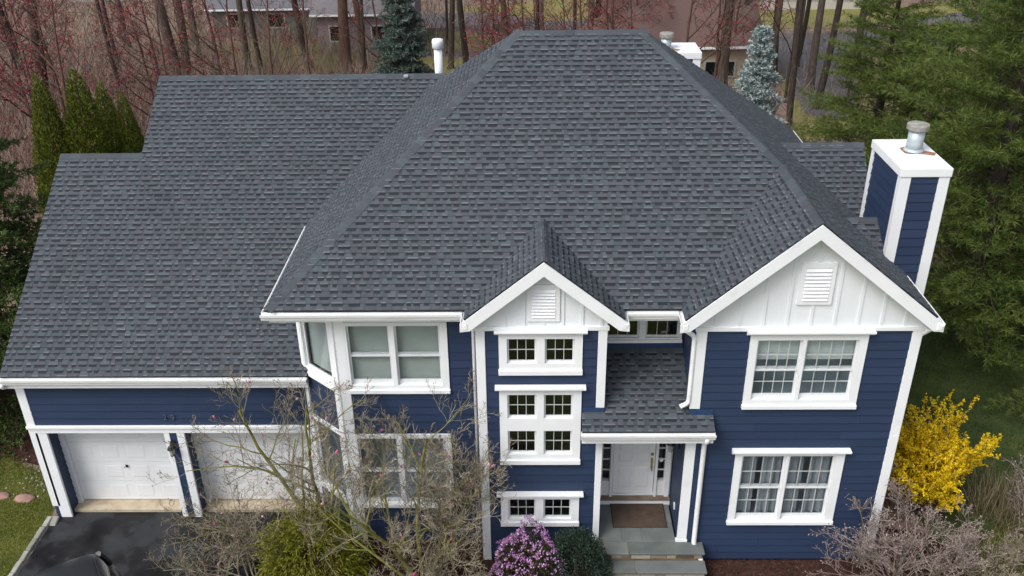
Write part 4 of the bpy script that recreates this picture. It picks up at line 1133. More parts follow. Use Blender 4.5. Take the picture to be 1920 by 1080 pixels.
M['az_flower'] = leafm('azalea_petal', [(.1, (.36, .14, .37)), (.5, (.58, .30, .58)), (.9, (.80, .58, .80))], trans=.3, piece=.85)
M['forsythia'] = leafm('forsythia_petal', [(.1, (.50, .33, .004)), (.5, (.80, .57, .008)), (.9, (.90, .70, .02))], trans=.3, scale=1.5, piece=.7)

def rvec(r): return Vector((r.gauss(0, 1), r.gauss(0, 1), r.gauss(0, 1)))
def branch(r, P, D, L, rad, lev, spec, segs, tips):
    """spec[lev] = (children, length ratio, angle lo, angle hi, upward pull, wobble, steps, first child at)"""
    n, lr, a0, a1, trop, wob, steps, t0 = spec[lev]
    pts = [P.copy()]; d = D.normalized(); dirs = [d]
    for i in range(steps):
        d = (d + rvec(r) * wob + Vector((0, 0, trop / steps))).normalized()
        P = P + d * (L / steps); pts.append(P.copy()); dirs.append(d)
    last = lev == len(spec) - 1
    r1 = rad * (.35 if not last else .3)
    segs.append((pts, [rad + (r1 - rad) * i / steps for i in range(steps + 1)], lev))
    if last: tips.append((pts[-1], d)); return
    nn = max(1, int(round(n * r.uniform(.75, 1.25))))
    for k in range(nn):
        t = t0 + (1 - t0) * (k + r.uniform(.2, .8)) / nn
        f = t * steps; i = min(int(f), steps - 1)
        q = pts[i].lerp(pts[i + 1], f - i); dd = dirs[i + 1]
        side = rvec(r); side = (side - dd * side.dot(dd)).normalized()
        a = R2(r.uniform(a0, a1))
        nd = dd * math.cos(a) + side * math.sin(a)
        rr = (rad + (r1 - rad) * t)
        branch(r, q, nd, L * lr * r.uniform(.7, 1.2) * (1.1 - .45 * t), rr * r.uniform(.5, .7), lev + 1, spec, segs, tips)
    tips.append((pts[-1], d))

def tubes(segs, sides=(7, 5, 4, 3, 3, 3), minr=.0):
    m = MB()
    for pts, rad, lev in segs: m.tube(pts, [max(x, minr) for x in rad], sides[min(lev, len(sides) - 1)], False)
    return m

BUD = MB().lathe([(.004, -.005), (.016, .012), (.022, .035), (.017, .06), (.004, .082)], 6).mesh('flower_bud', M['bud_pink'], True)
def bare_plant(name, loc, stems, spec, label, cat, mats, seed, minr=.004, group=None, woodlev=2, bud=None, budn=0, budl=.04, budw=.02, rz=0):
    """stems: list of (offset, direction, length, radius)"""
    r = random.Random(seed); segs, tips = [], []
    for (off, d, L, rad) in stems: branch(r, Vector(off), Vector(d), L, rad, 0, spec, segs, tips)
    t = empty(name, loc, rz); tag(t, label, cat, group)
    tubes([s for s in segs if s[2] < woodlev], minr=minr).obj('trunk', mats[0], t, None, True)
    tubes([s for s in segs if s[2] >= woodlev], minr=minr).obj('crown', mats[1], t)
    if bud:
        for (bm, frac, bl, bw, nm) in bud:
            sel = [q for q in tips if r.random() < frac]
            C, D = [], []
            for p, d in sel:
                for k in range(3): C.append(p); D.append(d + rvec(r) * .35)
            if nm == 'flower_bud':
                for p, d in sel:
                    o = link('flower_bud', BUD, t); o.rotation_euler = (d + rvec(r) * .3).to_track_quat('Z', 'Y').to_euler(); o.location = p; o.scale = (r.uniform(.7, 1.2),) * 3
            elif C: leaf_obj(nm, C, D, np.random.default_rng(seed).uniform(.6, 1.3, len(C)) * bl, bw, bm, t, seed)
    return t, segs, tips

# --- the two magnolias before the house
mspec = [(7, .55, 22, 55, .30, .10, 8, .25), (6, .54, 25, 62, .35, .13, 6, .2), (5, .52, 25, 65, .45, .16, 5, .2), (3, .5, 25, 65, .5, .18, 4, .15), (0, 0, 0, 0, .5, .15, 3, 0)]
bare_plant('magnolia_tree', (-3.85, .45, -.08), [((0, 0, 0), (-.55, -.05, .9), 3.6, .06), ((.06, .03, 0), (-.34, -.02, 1), 3.7, .055), ((-.1, .02, 0), (-.9, -.1, .55), 2.6, .035)],
           mspec, 'bare magnolia with mossy leaning stems before the second garage door', 'tree', (M['moss_bark'], M['twig_tan']), 21, .0034, 'bare magnolias by the house', 2,
           [(M['bud_pink'], .005, .075, .05, 'flower_bud'), (M['bud_grey'], .25, .035, .014, 'leaf_bud')])
bare_plant('magnolia_tree', (-1.85, -.75, -.08), [((0, 0, 0), (-.16, .05, 1), 3.5, .05), ((.05, .05, 0), (.18, .10, 1), 3.4, .05), ((-.05, 0, 0), (-.42, -.02, .85), 2.8, .036), ((.06, 0, 0), (.60, .05, .85), 2.7, .04), ((.1, .1, 0), (.35, .15, 1), 3.0, .036), ((-.1, .1, 0), (-.30, .12, 1), 3.0, .036), ((.15, .05, 0), (.50, .12, .9), 2.8, .036)],
           [mspec[0], (7, .54, 25, 62, .35, .13, 6, .2), mspec[2], (4, .5, 25, 65, .5, .18, 4, .15), mspec[4]], 'bare multi-stemmed magnolia spreading before the ground floor bay windows', 'tree', (M['moss_bark'], M['twig_tan']), 33, .0034, 'bare magnolias by the house', 2,
           [(M['bud_pink'], .0035, .075, .05, 'flower_bud'), (M['bud_grey'], .25, .035, .014, 'leaf_bud')])
# low tangle in front of the driveway edge
tspec = [(8, .6, 25, 65, .15, .16, 6, .15), (6, .55, 30, 70, .2, .2, 5, .15), (4, .5, 30, 70, .25, .22, 4, .1), (0, 0, 0, 0, .3, .2, 3, 0)]
st = []
r = random.Random(4)
for k in range(13):
    a = r.uniform(0, 6.28); st.append(((r.uniform(-.5, .5), r.uniform(-.35, .35), 0), (math.cos(a) * .9 - .3, math.sin(a) * .6, r.uniform(.45, .9)), r.uniform(1.0, 1.7), .02))
bare_plant('bare_shrub', (-5.3, -.55, -.08), st, tspec, 'low tangle of bare tan branches at the driveway edge', 'shrub', (M['twig_tan'], M['twig_tan']), 8, .004, None, 1,
           [(M['bud_pink'], .0035, .075, .05, 'flower_bud'), (M['bud_grey'], .15, .03, .012, 'leaf_bud')])
st = []
for k in range(10):
    a = r.uniform(0, 6.28); st.append(((r.uniform(-.5, .5), r.uniform(-.3, .3), 0), (math.cos(a) * .9, math.sin(a) * .6, r.uniform(.4, .9)), r.uniform(.9, 1.4), .018))
bare_plant('bare_shrub', (-1.5, -1.05, -.08), st, tspec, 'low bare twiggy shrub left of the purple azalea', 'shrub', (M['twig_tan'], M['twig_tan']), 9, .004, None, 1,
           [(M['bud_grey'], .15, .03, .012, 'leaf_bud')])
# mauve twiggy shrub at the right corner
st = []
for k in range(10):
    a = r.uniform(0, 6.28); st.append(((r.uniform(-.4, .4), r.uniform(-.3, .3), 0), (math.cos(a) * 1.1 - .25, math.sin(a) * .7, r.uniform(.5, 1.1)), r.uniform(1.3, 2.1), .026))
gspec = [(8, .55, 25, 60, .2, .14, 6, .2), (6, .5, 28, 65, .25, .18, 5, .15), (5, .5, 28, 70, .3, .2, 4, .1), (0, 0, 0, 0, .3, .2, 3, 0)]
bare_plant('twiggy_shrub', (7.55, -.95, -.08), st, gspec, 'dense mauve grey leafless shrub before the right corner board', 'shrub', (M['twig_brown'], M['twig_grey']), 12, .0042, None, 1,
           [(M['bud_mauve'], .6, .04, .016, 'leaf_bud')])
st = []
for k in range(4):
    a = r.uniform(0, 6.28); st.append(((r.uniform(-.3, .3), r.uniform(-.3, .3), 0), (math.cos(a), math.sin(a) * .8, r.uniform(.7, 1.3)), r.uniform(1.1, 1.7), .022))
bare_plant('twiggy_shrub', (10.5, .5, -.08), st, gspec, 'sparse grey leafless shrub at the right picture edge', 'shrub', (M['twig_brown'], M['twig_grey']), 13, .0042, None, 1,
           [(M['bud_mauve'], .35, .05, .02, 'leaf_bud')])
st = []
for k in range(8):
    a = r.uniform(0, 6.28); st.append(((r.uniform(-.3, .3), r.uniform(-.3, .3), 0), (math.cos(a) * 1.1, math.sin(a) * .8, r.uniform(.4, .8)), r.uniform(1.0, 1.6), .022))
bare_plant('twiggy_shrub', (9.1, -1.0, -.08), st, gspec, 'brownish leafless shrub below the forsythia near the right edge', 'shrub', (M['twig_brown'], M['twig_tan']), 14, .0042, None, 1,
           [(M['bud_mauve'], .35, .035, .014, 'leaf_bud')])
# straw grasses at the lower right
def tussock(loc, n, h, spread, label, seed, mat):
    r = np.random.default_rng(seed)
    B = np.column_stack([r.normal(0, spread, n), r.normal(0, spread, n), np.zeros(n)])
    D = np.column_stack([r.normal(0, .32, n) + B[:, 0] * .35, r.normal(0, .32, n) + B[:, 1] * .35, np.ones(n)])
    t = empty('grass_clump', loc); tag(t, label, 'grass clump', 'straw grass clumps at the lower right')
    leaf_obj('blades', B, D, r.uniform(.5, 1, n) * h, .012, mat, t, seed)
tussock((10.4, 1.3, -.08), 700, 1.25, .35, 'tall straw coloured grass clump right of the forsythia', 1, M['straw'])
tussock((9.4, -.6, -.08), 600, .9, .4, 'straw grass clump below the mauve shrub twigs at right', 2, M['straw'])
tussock((11.3, .2, -.08), 600, 1.1, .4, 'straw grass clump nearest the right picture edge', 3, M['straw'])

# --- forsythia
def forsythia(loc, seed):
    r = random.Random(seed); t = empty('forsythia', loc); tag(t, 'bright yellow flowering forsythia bush beside the right corner', 'shrub')
    segs, tips = [], []
    for k in range(75):
        a = r.uniform(0, 6.28); tilt = abs(r.gauss(0, .30))
        branch(r, Vector((r.gauss(0, .18), r.gauss(0, .18), 0)), Vector((math.cos(a) * tilt, math.sin(a) * tilt, 1)), r.uniform(1.4, 2.55), .013, 0, [(7, .3, 20, 50, -.35, .09, 9, .3), (0, 0, 0, 0, .2, .12, 5, 0)], segs, tips)
    tubes(segs, (4, 3), .004).obj('stems', M['twig_brown'], t)
    C, D = [], []
    for pts, rad, lev in segs:
        for i in range(1, len(pts)):
            if lev == 0 and i < 3: continue
            for k in range(15 if lev == 0 else 11):
                C.append(pts[i - 1].lerp(pts[i], r.random()) + rvec(r) * .012); D.append(rvec(r) + (pts[i] - pts[i - 1]).normalized() * .4)
    leaf_obj('flowers', C, D, np.random.default_rng(3).uniform(.035, .07, len(C)), .034, M['forsythia'], t, 3)
forsythia((8.75, 1.5, -.08), 5)

# --- clipped and mounded shrubs
def mound_points(n, rx, ry, h, seed, lump=.12, inner=.75, freq=4.5):
    r = np.random.default_rng(seed)
    U = r.normal(size=(n, 3)); U[:, 2] = np.abs(U[:, 2]) * .9 - .12; U /= np.linalg.norm(U, axis=1, keepdims=True)
    l = 1 + lump * (np.sin(U[:, 0] * freq + 1.3 * seed) * np.sin(U[:, 1] * freq * 1.1 + seed) + .7 * np.sin(U[:, 2] * freq * 1.7 + U[:, 0] * 5))
    q = r.uniform(inner, 1.0, n) * l
    P = np.column_stack([U[:, 0] * rx * q, U[:, 1] * ry * q, np.maximum(.02, U[:, 2] * h * q)])
    return P, U, r
def azalea(loc):
    t = empty('azalea', loc); tag(t, 'rounded azalea covered in purple flowers left of the dark shrub', 'shrub')
    P, U, r = mound_points(9000, .66, .58, 1.42, 3, .10, .62)
    leaf_obj('foliage', P, U + r.normal(0, .6, P.shape), r.uniform(.03, .06, len(P)), .022, M['az_leaf'], t, 3)
    P, U, r = mound_points(620, .68, .60, 1.46, 3, .10, .94)
    C = np.repeat(P, 8, 0) + r.normal(0, .022, (len(P) * 8, 3)); D = np.repeat(U, 8, 0) * .7 + r.normal(0, .8, C.shape)
    leaf_obj('flowers', C, D, r.uniform(.028, .05, len(C)), .034, M['az_flower'], t, 4)
    st = MB()
    rr = random.Random(2)
    for k in range(14):
        a = rr.uniform(0, 6.28); st.tube([(0, 0, 0), (.2 * math.cos(a), .2 * math.sin(a), .45), (.42 * math.cos(a), .4 * math.sin(a), .9)], [.018, .012, .005], 4)
    st.obj('stems', M['twig_brown'], t)
azalea((.27, -.66, -.08))
def yew(loc):
    t = empty('evergreen_shrub', loc); tag(t, 'dense dark green rounded shrub left of the porch steps', 'shrub')
    P, U, r = mound_points(22000, .72, .60, 1.40, 5, .08, .72, 7)
    leaf_obj('foliage', P, U * .8 + r.normal(0, .55, P.shape) + np.array([0, 0, .3]), r.uniform(.035, .07, len(P)), .018, M['yew'], t, 5)
    MB().lathe([(.05, 0), (.04, .5), (.02, 1.0)], 8).obj('stem', M['bark_dark'], t)
yew((1.24, -.64, -.08))
def cypress(loc):
    t = empty('golden_cypress', loc); tag(t, 'mounded yellow green threadleaf shrub under the magnolia', 'shrub')
    P, U, r = mound_points(2600, .98, .80, 1.65, 8, .14, .7, 5)
    Cs, Ds, Ls = [], [], []
    d = U * .9 + np.array([0, 0, .25]) + r.normal(0, .3, U.shape)
    for k in range(7):
        Cs.append(P.copy()); Ds.append(d.copy()); Ls.append(r.uniform(.06, .10, len(P)))
        P = P + d / np.linalg.norm(d, axis=1, keepdims=True) * .045; d = d + np.array([0, 0, -.26]) + r.normal(0, .22, d.shape)
    leaf_obj('foliage', np.concatenate(Cs), np.concatenate(Ds), np.concatenate(Ls), .024, M['cypress'], t, 8)
    MB().lathe([(.07, 0), (.05, .6), (.02, 1.2)], 8).obj('trunk', M['bark'], t)
cypress((-3.95, -.55, -.08))

# --- conifers
def arborvitae_meshes(seed, h, rad):
    r = np.random.default_rng(seed); n = 42000
    z = h * (1 - np.sqrt(r.uniform(0.0, 1, n)) ** 1.0); z = np.clip(z, .05, h * .995)
    a = r.uniform(0, 2 * np.pi, n); t = z / h
    R = rad * np.minimum(1, (1 - t) ** .72 * 1.18 + .02) * np.minimum(1, .72 + t * 1.5)
    R = R * (1 + .16 * np.sin(a * 5 + z * 3.1) * np.sin(z * 4.3 + a * 2)) * r.uniform(.72, 1.04, n)
    P = np.column_stack([R * np.cos(a), R * np.sin(a), z])
    D = np.column_stack([np.cos(a) * .55, np.sin(a) * .55, np.full(n, 1.0)]) + r.normal(0, .35, (n, 3))
    F = np.column_stack([-np.sin(a), np.cos(a), np.zeros(n)]) + r.normal(0, .6, (n, 3))
    V, Fc = leaf_arrays(P, D, r.uniform(.07, .13, n), r.uniform(.03, .05, n), seed, F)
    return npmesh('crown', V, Fc, M['arbor']), MB().lathe([(.09, 0), (.07, h * .5), (.01, h * .97)], 8).mesh('trunk', M['bark'])
am, at_ = arborvitae_meshes(1, 6.2, 1.0)
for i, (x, y, h, w, rz, lab) in enumerate(((-13.95, 12.4, 6.75, .92, 0, 'leftmost columnar arborvitae behind the garage roof'), (-12.95, 12.6, 6.85, 1.08, 2, 'tallest columnar arborvitae behind the low garage ridge'), (-13.1, 14.4, 6.0, .85, 4, 'arborvitae crowded behind the tallest one, third from left'), (-11.95, 13.2, 6.0, .74, 1, 'rightmost columnar arborvitae, beside the garage gable'))):
    t = empty('arborvitae', (x, y, gz(x, y)), rz); tag(t, lab, 'tree', 'arborvitae row behind the garage')
    for nm, me in (('crown', am), ('trunk', at_)):
        o = link(nm, me, t); o.scale = (w, w, h / 6.2)

def conifer(seed, h, rad, whorl, nb, sub, tuft, nl, nw, needles, droop, lift, top=.97, z0=.08, shape=.85, tspread=.6):
    """trunk + whorled boughs + needle tufts; returns (wood MB, needle V,F)"""
    r = random.Random(seed); wood = MB(); C, D = [], []
    wood.tube([(0, 0, 0), (r.uniform(-.1, .1), r.uniform(-.1, .1), h * .5), (0, 0, h * .99)], [h * .016 + .04, h * .011, .012], 8)
    z = h * z0
    while z < h * top:
        t = z / h
        Lr = rad * (1 - t) ** shape + .12
        for k in range(nb):
            a = 2 * math.pi * (k + r.random()) / nb + z * 1.7
            L = Lr * r.uniform(.62, 1.1)
            d = Vector((math.cos(a), math.sin(a), lift * (.3 + t) + r.uniform(-.1, .1))).normalized()
            p = Vector((0, 0, z + r.uniform(-.12, .12))); pts = [p.copy()]; st = 7
            for i in range(st):
                d = (d + Vector((0, 0, droop * (1 if i < st * .55 else -1.3))) + rvec(r) * .06).normalized()
                p = p + d * L / st; pts.append(p.copy())
            wood.tube(pts, [max(.006, .028 * L / rad * (1 - i / (st + 1)) + .006) for i in range(st + 1)], 3, False)
            ns = max(2, int(sub * L / rad + 1))
            for s in range(ns + 1):
                f = (.25 + .75 * s / ns) * st; i = min(int(f), st - 1); q = pts[i].lerp(pts[i + 1], f - i); dd = (pts[i + 1] - pts[i]).normalized()
                if s == ns: sd = dd; sl_ = L * .14
                else:
                    side = dd.cross(Vector((0, 0, 1))).normalized() * (1 if s % 2 else -1)
                    sd = (dd * .7 + side * r.uniform(.5, .95) + Vector((0, 0, r.uniform(-.05, .28)))).normalized(); sl_ = L * .34 * (1.15 - .75 * s / ns) * r.uniform(.7, 1.2)
                m_ = max(2, int(sl_ / tuft))
                for j in range(m_):
                    c = q + sd * (sl_ * (j + .6) / m_) + rvec(r) * .02
                    for e in range(needles):
                        C.append(c); D.append(sd * .75 + rvec(r) * tspread)
        z += whorl * (1 - .45 * t)
    rr = np.random.default_rng(seed)
    V, F = leaf_arrays(np.array([tuple(c) for c in C]), np.array([tuple(d) for d in D]), rr.uniform(.7, 1.25, len(C)) * nl, nw, seed)
    return wood, V, F
def conifer_kind(seed, mat, barkm, **kw):
    w, V, F = conifer(seed, **kw)
    return w.mesh('trunk', M[barkm]), npmesh('crown', V, F, M[mat])
def put(kind, name, loc, s, rz, label, group=None):
    t = empty(name, (loc[0], loc[1], gz(*loc)), rz); tag(t, label, 'tree', group)
    for nm, me in zip(('trunk', 'crown'), kind):
        o = link(nm, me, t); o.scale = s if hasattr(s, '__len__') else (s, s, s)
pineA = conifer_kind(3, 'pine', 'bark_dark', h=14, rad=4.3, whorl=.58, nb=7, sub=17, tuft=.13, nl=.21, nw=.019, needles=15, droop=-.015, lift=.28, shape=.7, z0=.10)
pineB = conifer_kind(4, 'pine', 'bark_dark', h=14, rad=4.0, whorl=.58, nb=7, sub=17, tuft=.13, nl=.21, nw=.019, needles=15, droop=.0, lift=.25, shape=.65, z0=.07)
gp = 'white pines right of the house'
put(pineA, 'pine_tree', (12.6, 8.6), .95, .4, 'pine nearest the chimney, its boughs reaching towards the house', gp)
put(pineB, 'pine_tree', (17.2, 9.0), 1.05, 2.2, 'pine at the right picture edge beyond the lawn', gp)
put(pineA, 'pine_tree', (15.2, 14.6), 1.1, 3.9, 'tall pine behind the chimney, filling the upper right', gp)
put(pineB, 'pine_tree', (21.5, 20.5), 1.1, 5.1, 'pine furthest back in the upper right corner', gp)
put(pineA, 'pine_tree', (12.9, 18.2), .78, 1.2, 'smaller pine left of the others, beside the bare trunks', gp)
put(pineB, 'pine_tree', (14.6, 4.4), .66, 1.9, 'low pine over the dark lawn at the right edge', gp)
dk = conifer_kind(6, 'dark_conifer', 'bark_dark', h=10, rad=2.9, whorl=.40, nb=8, sub=14, tuft=.10, nl=.13, nw=.03, needles=14, droop=-.05, lift=.10, shape=.8, z0=.03)
put(dk, 'spruce_tree', (-13.0, 5.8), 1.05, .3, 'dark green conifer at the left edge beside the garage roof')
sp = conifer_kind(7, 'spruce', 'bark_dark', h=8, rad=2.1, whorl=.30, nb=9, sub=14, tuft=.09, nl=.15, nw=.05, needles=7, droop=-.05, lift=.12, shape=.85, z0=.02)
put(sp, 'spruce_tree', (-6.2, 34.5), .98, .3, 'dense green spruce behind the garage ridge')
bs = conifer_kind(8, 'blue_spruce', 'bark', h=7, rad=1.75, whorl=.34, nb=8, sub=12, tuft=.09, nl=.15, nw=.05, needles=7, droop=-.03, lift=.22, shape=.9, z0=.02)
put(bs, 'blue_spruce_tree', (9.55, 22.5), .93, .9, 'pale blue spruce behind the right end of the roof')
# ------------------------------------------------------------------ woods behind
wspec = [(10, .30, 25, 60, .10, .022, 12, .42), (6, .5, 28, 60, .35, .10, 6, .25), (5, .5, 28, 60, .3, .14, 4, .2), (0, 0, 0, 0, .25, .15, 3, 0)]
def wood_kind(seed, bark, twig, h, rad, bud=None, spec=wspec, lean=(0, 0), twin=False):
    r = random.Random(seed); segs, tips = [], []
    branch(r, Vector((0, 0, -.2)), Vector((lean[0], lean[1], 1)), h, rad, 0, spec, segs, tips)
    if twin: branch(r, Vector((rad * 1.4, 0, -.2)), Vector((-lean[0] + .06, .03, 1)), h * .9, rad * .8, 0, spec, segs, tips)
    # root flare
    segs.append(([Vector((0, 0, -.3)), Vector((lean[0] * .3, lean[1] * .3, .45))], [rad * 1.5, rad * .98], 0))
    k = [('trunk', tubes([s for s in segs if s[2] < 2], (8, 4, 3), .012).mesh('trunk', M[bark], True)), ('crown', tubes([s for s in segs if s[2] >= 2], (8, 4, 3, 3), .011).mesh('crown', M[twig]))]
    if bud:
        C = []; D = []
        for p, d in tips:
            for i in range(bud): C.append(p + rvec(r) * .10); D.append(rvec(r))
        V, F = leaf_arrays(np.array([tuple(c) for c in C]), np.array([tuple(d) for d in D]), .085, .06, seed)
        k.append(('red_buds', npmesh('red_buds', V, F, M['bud_red'])))
    return k
K = {
    'a': wood_kind(1, 'bark', 'twig_brown', 17, .27),
    'b': wood_kind(2, 'bark_dark', 'twig_brown', 18, .24, lean=(.05, 0)),
    'c': wood_kind(3, 'bark_red', 'twig_brown', 17, .32, bud=2),
    'd': wood_kind(4, 'bark_dark', 'twig_brown', 16, .14, lean=(-.06, .02)),
    'e': wood_kind(5, 'bark', 'twig_brown', 18, .33, twin=True),
    'r': wood_kind(6, 'bark_red', 'twig_brown', 8.5, .085, bud=4, spec=[(10, .5, 25, 60, .15, .07, 8, .15), (6, .5, 25, 60, .3, .12, 5, .2), (5, .5, 28, 60, .3, .14, 4, .2), (0, 0, 0, 0, .25, .15, 3, 0)]),
    's': wood_kind(7, 'bark_dark', 'twig_brown', 9, .06, spec=[(8, .42, 25, 55, .15, .06, 8, .2), (5, .5, 25, 60, .3, .12, 4, .2), (0, 0, 0, 0, .25, .15, 3, 0)]),
}
def wood(kind, x, y, s, rz, name, label, group='bare trees in the wood behind the house'):
    t = empty(name, (x, y, gz(x, y)), rz); tag(t, label, 'tree', group)
    for nm, me in K[kind]:
        o = link(nm, me, t); o.scale = (s, s, s)
W_ = [('b', -24.6, 32, 1.25, .3, 'thick dark trunk nearest the upper left corner'),
      ('d', -22.6, 37, 1, 1.2, 'thin dark trunk among red twigs, second from the left'),
      ('s', -24.0, 30, 1.1, 2.0, 'slim grey sapling just right of the leftmost trunk'),
      ('e', -21.2, 42, 1.05, .2, 'dark double trunk rising at the left end of the garage ridge'),
      ('a', -23.0, 51.2, 1.0, 1.4, 'grey trunk with flared foot before the far lawn'),
      ('d', -25.4, 55, 1.0, 2.4, 'thin trunk beside the yellow shrub behind the garage'),
      ('a', -18.1, 46.6, .9, 2.9, 'bare tree standing before the far white car'),
      ('d', -16.2, 43, 1.2, .7, 'leaning trunk before the grey house wall'),
      ('b', -14.2, 47, 1.0, 3.5, 'dark trunk at the right corner of the grey house'),
      ('c', -11.2, 44.6, 1.15, .4, 'thick ruddy trunk left of the green spruce'),
      ('c', -10.4, 46.4, .8, 2.0, 'ruddy trunk close behind the thick one by the spruce'),
      ('d', -9.9, 43, 1.0, 4.0, 'thin trunk between ruddy trunk and spruce'),
      ('a', -9.0, 50, .8, 5.0, 'bare trunk just left of the spruce top'),
      ('b', -4.7, 46.4, .85, 1.0, 'left of two dark trunks beside the white vent stack'),
      ('b', -3.7, 47.6, .95, 2.6, 'right of two dark trunks beside the white vent stack'),
      ('d', -5.4, 52, .8, 3.1, 'thin trunk standing on the small lawn island'),
      ('c', -.9, 44, .75, 3.3, 'ruddy bare tree at the left end of the main ridge'),
      ('d', 1.2, 41, 1.0, .6, 'thin tree behind the middle of the main ridge'),
      ('a', 4.6, 48, .9, 1.7, 'greyish tree above the right half of the main ridge'),
      ('d', 5.4, 50, 1.0, 2.2, 'slim stem beside the tree above the main ridge'),
      ('a', 7.3, 52, .8, 4.4, 'pale trunk behind the right end of the main ridge'),
      ('d', 8.4, 54, 1.0, 5.0, 'thin trunk left of the rear chimney'),
      ('a', 11.6, 38.5, 1.2, 2.8, 'thick trunk between rear chimney and blue spruce'),
      ('d', 13.8, 43, 1.2, .2, 'dark trunk directly behind the blue spruce top'),
      ('a', 15.0, 41, .8, 1.1, 'pale clustered trunk right of the blue spruce'),
      ('b', 15.7, 43, .9, 2.1, 'dark trunk beside the pale clustered trunk'),
      ('b', 13.5, 31, .75, 4.2, 'slim dark trunk standing closest behind the right roof'),
      ('a', 16.8, 39, .9, 3.0, 'grey trunk between two dark trunks at upper right'),
      ('b', 15.9, 34.5, .85, 5.3, 'leaning dark trunk left of the pines'),
      ('a', 21, 44, .9, .9, 'bare trunk half hidden by the pines'),
      ('b', -33, 46, 1.0, 4.4, 'bare tree beyond the left wood edge'),
      ('a', -30, 56, 1.0, 3.6, 'bare tree far back in the upper left corner'),
      ('d', -27, 47, 1.0, 2.2, 'thin bare tree in the red thicket'),
      ('d', 9.2, 47, 1.1, 1.9, 'thin trunk before the red brown roof, left one'),
      ('s', 10.6, 50, 1.3, .4, 'slim sapling before the red brown roof'),
      ('d', 17.9, 46, 1.2, 3.3, 'thin dark trunk beside the far road'),
      ('a', 19.0, 50, .8, 2.5, 'grey trunk at the far road verge'),
      ('s', 14.6, 36, 1.4, 2.2, 'slim sapling right of the blue spruce'),
      ('s', 16.9, 33, 1.3, 4.1, 'slim sapling before the leaning dark trunk'),
      ('d', 3.4, 45, 1.0, 5.6, 'thin dark tree over the middle of the ridge'),
      ('s', -1.9, 50, 1.5, 1.2, 'slim sapling left of the main ridge'),
      ('d', 6.4, 58, 1.1, 3.9, 'thin tree on the far lawn above the ridge'),
      ('a', 1.5, 62, 1.0, 1.3, 'bare tree across the far road above the ridge'),
      ('b', 10.5, 66, 1.0, 2.3, 'bare tree far behind the rear chimney')]
for k, x, y, s, rz, lab in W_: wood(k, x, y, s, rz, 'bare_tree', lab)
RM = [(-19.5, 24.5), (-17.0, 28), (-22.5, 27), (-15.2, 25), (-25.5, 33), (-19.0, 34), (-15.5, 33.5), (-27, 38), (-22, 22.5), (-12.4, 31), (-17.6, 20.5), (-12.6, 26.5), (-.4, 36), (1.0, 39), (2.6, 37), (-2.2, 39), (-12.8, 41), (-8.5, 42), (9.8, 44), (7.2, 43), (4.6, 33), (6.2, 36.5), (8.6, 35), (10.9, 37.5), (3.2, 31), (5.4, 40), (12.4, 41), (.4, 32.5)]
places = ['far left in the red thicket', 'in the middle of the red thicket', 'at the left edge in the thicket', 'just above the tallest arborvitae', 'deep in the left thicket', 'beyond the arborvitae row', 'left of the garage ridge end', 'far back at the left edge', 'between left edge and arborvitae', 'behind the left part of the garage ridge', 'close behind the leftmost arborvitae', 'close behind the rightmost arborvitae', 'above the left end of the main ridge', 'above the left third of the main ridge', 'above the centre of the main ridge', 'left of the main ridge top', 'left of the ruddy trunk', 'right of the ruddy trunk near the spruce', 'behind the rear chimney', 'left of the rear chimney flue', 'right of the centre of the main ridge', 'above the right third of the main ridge', 'at the right end of the main ridge', 'before the red brown roof', 'close behind the main ridge', 'far behind the right part of the main ridge', 'before the tan wall by the blue spruce', 'close behind the left part of the main ridge']
for i, ((x, y), pl) in enumerate(zip(RM, places)):
    rr = random.Random(i); wood('r', x, y, rr.uniform(.75, 1.1), rr.uniform(0, 6.2), 'red_maple', 'young red-budded maple ' + pl, 'young red maples behind the house')
# thicket of saplings and brambles
def thicket(name, n, xr, yr, hr, w, mat, label, seed, clump=.7):
    r = np.random.default_rng(seed)
    nc = n // 6
    cx, cy = r.uniform(*xr, nc), r.uniform(*yr, nc)
    X = np.repeat(cx, 6) + r.normal(0, clump, nc * 6); Y = np.repeat(cy, 6) + r.normal(0, clump, nc * 6)
    Z = np.where(Y < 14, -.08, -.08 - .07 * (Y - 14)) + r.uniform(0, .5, nc * 6)
    C = np.column_stack([X, Y, Z]); D = np.column_stack([r.normal(0, .55, nc * 6), r.normal(0, .55, nc * 6), np.ones(nc * 6)])
    o = leaf_obj(name, C, D, r.uniform(*hr, nc * 6), w, mat, None, seed)
    tag(o, label, 'thicket', kind='stuff')
    return C, D
M['bramble'] = leafm('bramble_stem', [(.1, (.075, .055, .040)), (.5, (.165, .130, .098)), (.9, (.29, .245, .195))], trans=0, piece=.85)
M['redstem'] = leafm('red_stem', [(.1, (.11, .025, .028)), (.5, (.23, .060, .062)), (.9, (.33, .14, .13))], trans=0, piece=.85)
thicket('thicket', 22000, (-38, -9), (17, 52), (.7, 2.4), .022, M['bramble'], 'brown leafless thicket covering the slope behind the garage', 5)
thicket('red_thicket', 5500, (-32, -9.5), (17, 42), (.5, 1.8), .03, M['redstem'], 'red tinged stems mixed through the left thicket', 6)
thicket('thicket', 12000, (-9, 30), (26, 60), (.4, 1.8), .022, M['bramble'], 'brown leafless brush in the wood behind the main roof', 7)
thicket('thicket', 9000, (-60, -4), (52, 92), (.8, 2.6), .045, M['bramble'], 'far brown brush along the top of the picture', 11, 1.2)
M['drybrush'] = leafm('dry_leaf', [(.1, (.10, .055, .038)), (.5, (.20, .125, .09)), (.9, (.33, .25, .20))], trans=.1, piece=.85)
